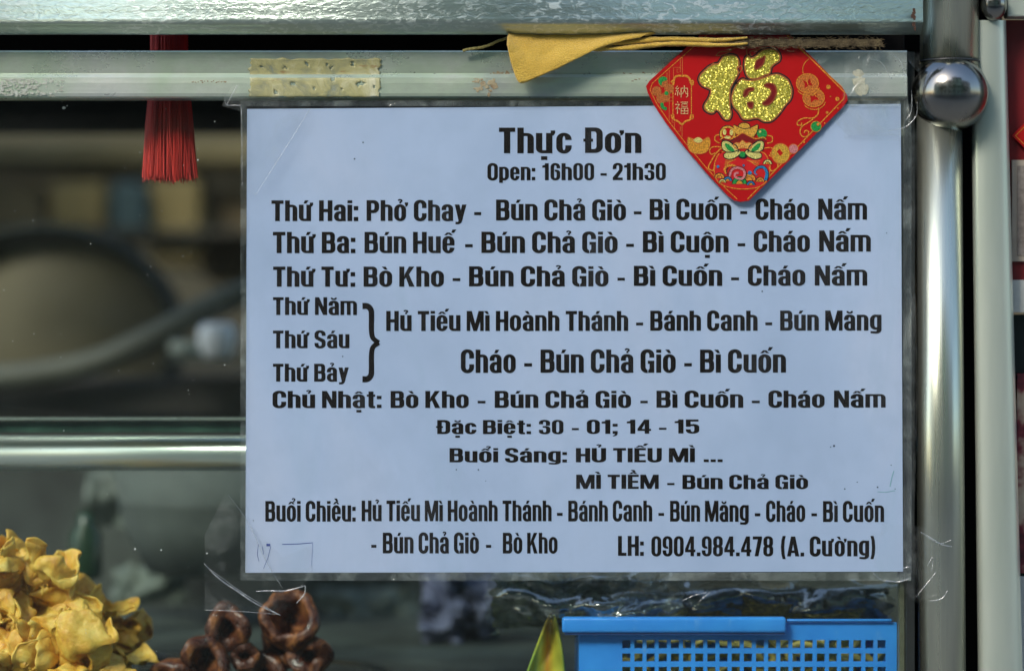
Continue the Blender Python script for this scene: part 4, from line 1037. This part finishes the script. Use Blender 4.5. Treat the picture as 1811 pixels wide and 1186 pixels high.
# front wall built from rails between the holes
m = MB()
def slab(mb, x0, y0, x1, y1, d0=bd, d1=bd+.0022):
    a = W(x0, y1, d0); b = W(x1, y0, d0); mb.box((a.x, d0, a.z), (b.x, d1, b.z))
ytop = 1100; ybot = hy0+NR*vp+20
slab(m, 1024, ytop, hx0, ybot)                      # left solid part
slab(m, hx0+(NC-1)*hp+hs, ytop, 1586, ybot)
slab(m, hx0, ytop, hx0+(NC-1)*hp+hs, hy0)
for r in range(NR):
    y0 = hy0+r*vp+hh; y1 = hy0+(r+1)*vp if r < NR-1 else ybot
    slab(m, hx0, y0, hx0+(NC-1)*hp+hs, y1)
    for c_ in range(NC-1):
        x0 = hx0+c_*hp+hs; slab(m, x0, hy0+r*vp, hx0+(c_+1)*hp, hy0+r*vp+hh)
m.build('front_wall', BLP, bas, False)
# side, back and base
za = wb(0,ytop).z; zb = wb(0,ybot).z; xa = wb(1024,0).x; xb = wb(1586,0).x
m = MB(); m.box((xa,bd+.0023,zb),(xa+.002,bd+.07,za-.004)); m.build('side_wall', BLP, bas, False)
m = MB(); m.box((xb-.002,bd+.0023,zb),(xb,bd+.07,za-.004)); m.build('side_wall', BLP, bas, False)
m = MB(); m.box((xa+.0021,bd+.068,zb),(xb-.0021,bd+.07,za-.008)); m.build('back_wall', BLP, bas, False)
m = MB(); m.box((xa+.0021,bd+.0023,zb),(xb-.0021,bd+.0679,zb+.002)); m.build('base', BLP, bas, False)
# rims
m = MB(); a = W(994,1119,bd-.006); b = W(1391,1091,bd-.006); m.box((a.x,bd-.006,a.z),(b.x,bd-.0002,b.z))
bevel(m.build('lid_rim', BLP, bas, True), .0014, 3)
m = MB(); a = W(1391.5,1099,bd-.002); b = W(1578,1094,bd-.002); m.box((a.x,bd-.002,a.z),(b.x,bd-.0001,b.z)); bevel(m.build('rim', BLP, bas, True), .0006)
m = MB(); a = W(998,1121.5,bd-.005); b = W(1388,1119.3,bd-.005); m.box((a.x,bd-.005,a.z),(b.x,bd-.0002,b.z)); m.build('under_rim_strip', plain('dark blue strip', (.01,.05,.2), .6), bas, False)  # thin darker blue strip just below the lid rim
# yellow noodles in the basket
m = MB(); rnd = random.Random(21)
for i in range(150):
    x = rnd.uniform(1060,1560); y = rnd.uniform(1120,1240); d = bd+rnd.uniform(.012,.06)
    if y < 1125+ (x-1250)*.14: y += 40
    a = rnd.uniform(0,6.28); pts = []
    for k in range(8):
        pts.append(W(x, y, d)); x += math.cos(a)*12; y += math.sin(a)*9; a += rnd.uniform(-.8,.8); x = min(max(x,1040),1570); y = max(y, 1112)
    m.tube(pts, rnd.uniform(4,8)*S, 6)
tag(m.build('noodles', plain('egg noodles', (.85,.72,.18), .5, c2=(.55,.50,.14), scale=60)), 'loose yellow noodles inside the blue basket', 'noodles', kind='stuff')

# yellow green leaf left of the basket
def leaf_mat():
    b = NB('yellow green leaf')
    gx = b.new('ShaderNodeSeparateXYZ'); b.link(b.tc.outputs['Generated'], gx.inputs[0])
    col = b.ramp(gx.outputs[0], [(.0,(.10,.22,.03)),(.35,(.30,.42,.05)),(.5,(.62,.62,.06)),(.62,(.62,.28,.03)),(.75,(.55,.50,.05)),(1,(.14,.26,.04))])
    return b.done(b.bsdf(col, .35, 0, b.bump(b.noise(200,3,.5,(1,1,.1)), .3, .001)))
m = MB()
def lf(u, v):
    cx = 977-14*v-6*v*v; w_ = 4+42*v**.8*(1 if v < .75 else 1); uu = u*2-1
    return W(cx+uu*w_, 1086+160*v, .028+.006*(abs(uu)**1.5)*(-1)+.006+.003*nz(uu*2,v*4))
m.grid(lf, 16, 20); o = m.build('leaf', leaf_mat()); solid(o, .0009); tag(o, 'long pointed yellow and green leaf standing left of the blue basket', 'leaf')

# plastic bags
def crumple(name, x0, x1, y0, y1, d, amp, seed, lab, mat, fr=.012, cat='plastic bag', group=None, nu=70, nv=40, edge=.12):
    m = MB()
    def f(u, v):
        e = 1+edge*nz(u*5+seed, v*5)
        x = (x0+x1)/2+(u-.5)*(x1-x0)*e+10*nz(v*4,seed); y = (y0+y1)/2+(v-.5)*(y1-y0)*(1+edge*nz(u*6, seed+7))+8*nz(u*6,seed+3)
        h = abs(nz(x*fr, y*fr*1.3, seed))*2+abs(nz(x*fr*2.3+4, y*fr*2.6, seed))*.6+.12*abs(nz(x*fr*6, y*fr*6, seed))
        h -= 1.2*((u-.5)**2+(v-.5)**2)*2
        return W(x, y, d-amp*h)
    m.grid(f, nu, nv); o = m.build(name, mat); tag(o, lab, cat, group); return o
crumple('plastic_bag', 862, 1215, 1000, 1124, .034, .020, 3, 'crumpled clear plastic bag left above the blue basket', M['bag'], .006)
crumple('plastic_bag', 1080, 1578, 1024, 1102, .038, .016, 8, 'flattened clear plastic bag lying over the blue basket', M['bag'], .005)
hb = plain('dark herbs', (.10,.12,.04), .6, c2=(.02,.03,.012), scale=60, bump=.5)
crumple('herb_bundle', 872, 1180, 1022, 1108, .058, .014, 23, 'dark green bunch of herbs inside the plastic bag left above the basket', hb, .03, cat='herbs')
crumple('herb_bundle', 1200, 1570, 1040, 1100, .064, .008, 29, 'dark leafy mass inside the bag above the right half of the basket', plain('dark leaves', (.035,.045,.02), .6, c2=(.008,.01,.006), scale=50), .03, cat='herbs')
o_ = plain('lavender plastic', (.26,.28,.42), .35, c2=(.07,.08,.14), scale=20)
crumple('plastic_bag', 745, 880, 1010, 1150, .24, .05, 5, 'blurred lavender plastic bag behind the leaf', o_, .012)
gp = plain('grey green plastic', (.26,.31,.26), .6, c2=(.06,.08,.065), scale=14)
G1 = 'grey green plastic bags at the back of the cart'
crumple('plastic_bag', 150, 440, 828, 930, .36, .012, 12, 'blurred grey green bag just under the shelf tube', gp, .010, group=G1)
crumple('plastic_bag', 200, 330, 1000, 1065, .36, .010, 15, 'blurred pale bag between the crisps and the braised rolls', gp, .012, group=G1)
crumple('plastic_bag', 560, 740, 1040, 1130, .37, .012, 17, 'blurred grey bag behind and right of the braised rolls', gp, .010, group=G1)
m = MB(); m.lathe([(.0,0),(.008,0),(.009,.004),(.009,.024),(.005,.030),(.005,.036),(0,.037)], W(152,1022,.25), 20)
tag(m.build('green_bottle', plain('green bottle', (.012,.04,.015), .25)), 'blurred dark green bottle at the back of the cart', 'bottle')
m = MB(); m.lathe([(.0,0),(.04,.0),(.055,.03),(.060,.07),(.062,.071),(.054,.028),(.038,.003),(0,.003)], W(385,1010,.32), 36)
tag(m.build('steel_bowl', plain('dull bowl steel', (.10,.12,.11), .8)), 'blurred dull steel bowl at the back left of the cart', 'bowl')

# ------------------------------------------------------------------ beyond the cart, strongly out of focus
m = MB(); m.box((-2.5,1.6,0),(2.5,1.75,3.2)); tag(m.build('back_wall', plain('brown plaster wall', (.13,.11,.065), .9, c2=(.05,.045,.03), scale=2.4), smooth=False), 'brown plaster wall behind the cart', 'wall')
def far_box(name, x0, y0, x1, y1, d, th, col, lab, cat, group=None):
    a = W(x0, y1, d); b = W(x1, y0, d); m = MB(); m.box((a.x,d,a.z),(b.x,d+th,b.z))
    o = m.build(name, plain(name+' paint', col, .7, scale=6), smooth=False); bevel(o, .004); tag(o, lab, cat, group); return o
far_box('shelf_board', -260, 246, 900, 292, .95, .25, (.25,.20,.085), 'light wooden shelf board behind the cart', 'shelf')
GC = 'box shapes standing in for reflections in the glass'  # blurred boxes and crate built in place of murky reflections
far_box('reflected_box', 90, 322, 186, 404, .95, .2, (.40,.29,.10), 'tan reflected box shape left of the teal one', 'box', GC)
far_box('reflected_box', -30, 326, 76, 404, .97, .2, (.24,.18,.08), 'darker reflected box shape at the left edge', 'box', GC)
far_box('reflected_crate', 196, 322, 256, 410, .93, .2, (.06,.11,.11), 'small teal reflected shape between two tan ones', 'crate')
far_box('reflected_box', 266, 316, 352, 470, .95, .2, (.38,.28,.10), 'tan reflected box shape right of the teal one', 'box', GC)
far_box('reflected_box', 360, 330, 520, 500, .99, .2, (.22,.16,.08), 'brown reflected box shape beside the menu edge', 'box', GC)
far_box('table', -300, 404, 800, 418, .93, .3, (.07,.06,.035), 'wooden table top under the box shapes behind the cart', 'table')
# wheel shape standing in for a murky arc reflected in the glass
wh = empty('reflected_wheel', W(90,790,.62), 'dark arc reflected in the glass, built as a tyre with an olive disc', 'wheel')
m = MB(); n1, n2 = 64, 14; vs = []
for i in range(n1):
    a = 2*math.pi*i/n1
    for k in range(n2):
        b_ = 2*math.pi*k/n2; r = 1+.07*math.cos(b_)
        p = W(85+228*math.cos(a)*r, 596-188*math.sin(a)*r, .60); p.y += .030*math.sin(b_)-.10*math.sin(a)*0; vs.append(p)
m.add(vs, [(i*n2+k, i*n2+(k+1)%n2, ((i+1)%n1)*n2+(k+1)%n2, ((i+1)%n1)*n2+k) for i in range(n1) for k in range(n2)]); m.build('tyre', plain('black rubber', (.008,.014,.008), .9), wh)
m = MB(); vs = [W(85,596,.575)]+[W(85+216*math.cos(2*math.pi*i/48), 596-177*math.sin(2*math.pi*i/48), .59) for i in range(48)]
m.add(vs, [(0,1+i,1+(i+1)%48) for i in range(48)]); m.build('disc', plain('olive painted disc', (.15,.135,.07), .6, c2=(.10,.09,.055), scale=5), wh)
# pole shape standing in for a grey band reflected in the glass
m = MB(); pts = crom([(-60,672),(60,662),(170,640),(270,596),(360,548),(450,510)], 6, False)
m.tube([W(x,y,.50) for x,y in pts], .0085, 14); tag(m.build('reflected_pole', plain('grey painted pole', (.085,.095,.07), .6)), 'bent grey band reflected in the glass, built as a pole in front of the wheel', 'pole')
# dark cabinet under it
far_box('cabinet', -300, 668, 800, 830, .52, .4, (.030,.028,.022), 'low dark cabinet behind the glass shelf', 'cabinet')
# two pale shapes standing in for bright reflections in the glass
m = MB(); m.lathe([(0,0),(.008,0),(.0115,.006),(.0125,.013),(.0115,.020),(.008,.0225),(0,.0226)], W(384,634,.48), 24)
tag(m.build('bright_reflection', plain('bright reflection white', (.92,.94,.95), .3, c2=(.88,.90,.92))), 'blurred white reflection beside the menu edge, built as a cup', 'cup')
m = MB(); m.lathe([(0,0),(.010,0),(.0125,.005),(.0125,.010),(.0115,.010),(.009,.002),(0,.001)], W(332,630,.50), 24)
tag(m.build('soft_reflection', plain('pale reflection tone', (.42,.48,.42), .3)), 'softer blurred reflection left of the white one, built as a bowl', 'bowl')
far_box('low_shelf', 296, 634, 800, 640, .47, .1, (.10,.12,.10), 'thin shelf under the white reflection shape', 'shelf')

# ------------------------------------------------------------------ right edge: red banner and prints
m = MB(); a = W(1776,36,.016); b = W(1990,545,.016); m.box((a.x,.016,b.z),(b.x,.018,a.z))
tag(m.build('red_banner', plain('dark red banner', (.26,.012,.015), .3, c2=(.16,.02,.022), scale=12), smooth=False), 'glossy dark red banner at the right edge of the photo', 'banner')
m = MB(); a = W(1785,495,.0155); b = W(1990,552,.0155); m.box((a.x,.0148,b.z),(b.x,.0157,a.z)); tag(m.build('white_label', plain('white label', (.62,.64,.58), .6), smooth=False), 'white label strip under the banner at the right edge', 'label')
pic = empty('framed_print', W(1830,470,.0145), 'small beige framed print on the red banner at the right edge', 'picture')
m = MB(); a = W(1790,462,.014); b = W(1900,283,.014); m.box((a.x,.0142,a.z),(b.x,.0158,b.z)); m.build('mount', plain('beige card', (.50,.42,.32), .7), pic, False)
m = MB(); a = W(1799,452,.014); b = W(1891,293,.014); m.box((a.x,.0139,a.z),(b.x,.0141,b.z)); m.build('print', plain('grey brown engraving', (.30,.26,.22), .7, c2=(.14,.11,.09), scale=260), pic, False)
m = MB(); p = [W(1790,240,.013), W(1840,190,.013), W(1890,240,.013), W(1840,290,.013)]; q = [v+Vector((0,.0004,0)) for v in p]
m.add(p+q, [(0,3,2,1),(4,5,6,7),(0,1,5,4),(1,2,6,5),(2,3,7,6),(3,0,4,7)]); dm = empty('small_red_charm', W(1840,290,.013), 'small red diamond charm at the right edge above the print', 'charm')
m.build('card', RED, dm, False)
m = MB(); strip(m, [(1890,197),(1840,197),(1796,240),(1840,284)], 1.6, .0128); m.build('border', ORG_, dm, False)
m = MB(); a = W(1786,556,.02); b = W(1990,1500,.02); m.box((a.x,.020,b.z),(b.x,.024,a.z)); tag(m.build('dark_panel', plain('black panel', (.012,.014,.014), .25), smooth=False), 'dark glossy panel at the lower right edge', 'panel')
pm = NB('old poster'); pm_ = pm.done(pm.bsdf(pm.ramp(pm.noise(42, 4, .6), [(.38,(.012,.012,.014)),(.47,(.22,.03,.04)),(.53,(.50,.34,.24)),(.64,(.62,.52,.36))]), .4))
m = MB(); a = W(1798,660,.018); b = W(1990,1012,.018); m.box((a.x,.0165,b.z),(b.x,.0185,a.z)); tag(m.build('faded_poster', pm_, smooth=False), 'faded red and beige poster at the right edge above the white board', 'poster')
m = MB(); a = W(1801,1018,.018); b = W(1990,1500,.018); m.box((a.x,.0165,b.z),(b.x,.0185,a.z)); tag(m.build('white_board', plain('white board', (.62,.64,.60), .5), smooth=False), 'white board at the bottom right edge', 'board')

m = MB(); rnd = random.Random(31)
for i in range(9):
    cx, cy = 1617+rnd.gauss(0,2.0), 30+rnd.gauss(0,10)
    pts = [(min(1619.8,cx+rnd.uniform(2,4)*math.cos(a)), cy+rnd.uniform(2,6)*math.sin(a)) for a in [k*.7 for k in range(9)]]
    m.add([W(x, y, -.02065-.00001*i) for x, y in pts], [tuple(range(9))])
tag(m.build('rust_patch', plain('rust', (.09,.04,.02), .9, c2=(.03,.015,.01), scale=400, bump=.8), cart, False), kind='stuff')
film_patch('clear_tape', [(1596,240),(1622,235),(1618,480),(1624,700),(1616,930),(1598,935)], 'narrow clear film strip between the right edge of the menu and the steel post', 'tape', 30, -.0075, .0022, .05)


m = MB(); rnd = random.Random(6)
for x, y, r in [(113,191,3),(119,187,1.4),(160,431,1.2),(285,972,1.6),(239,970,1.8),(397,645,1.5),(350,283,1.6),(380,215,1.2),(71,795,1.4),(113,761,1.2),(333,690,1),(230,830,1),(366,978,1.4),(60,590,.9),(210,655,.9)]+[(rnd.uniform(0,420), rnd.uniform(180,1180), rnd.uniform(.4,.9)) for _ in range(60)]:
    m.add([W(x+r*math.cos(a)*rnd.uniform(.6,1.2), y+r*math.sin(a)*rnd.uniform(.6,1.2), -.0003) for a in [k*1.05 for k in range(6)]], [tuple(range(6))])
tag(m.build('dust_speck', plain('white dust', (.65,.70,.66), .9)), 'small white dust specks on the glass left of the menu', 'dust', kind='stuff')
m = MB()
for i in range(150):
    cx = abs(rnd.gauss(0,60)); cy = rnd.uniform(139,170)
    if cx > 112: continue
    rx, ry = rnd.uniform(1.5,4.5), rnd.uniform(1,2.4)
    pts = [(cx+rx*math.cos(a)*(1+.5*nz(a*1.3,i)), max(139.5, min(172, cy+ry*math.sin(a)))) for a in [k*.7 for k in range(9)]]
    m.add([W(x, y, rail_y(y)-.00012-.000002*i) for x, y in pts], [tuple(range(9))])
tag(m.build('water_spot', plain('dried water spots', (.50,.54,.48), .7, c2=(.34,.36,.28), scale=400)), 'pale dried water spots on the left end of the rail', 'water spots', kind='stuff')
screen_mat = plain('dark green tarpaulin', (.03,.05,.04), .5, c2=(.015,.025,.02), scale=5)  # unseen dark screens added so the steel tubes reflect dark edges
for x0, x1, yy, lab in ((-4.2,-.62,.42,'dark green tarpaulin added unseen left of the food cart to darken reflections'),(.42,4.2,.16,'dark green tarpaulin added unseen right of the food cart to darken reflections')):
    m = MB(); m.grid(lambda u, v: Vector((x0+(x1-x0)*u, yy+.03*math.sin(u*26)*(1-.5*v), .02+2.3*v)), 80, 6); o = m.build('shade_screen', screen_mat); solid(o, .002); tag(o, lab, 'shade_screen', 'unseen screens beside the cart that darken the steel reflections')
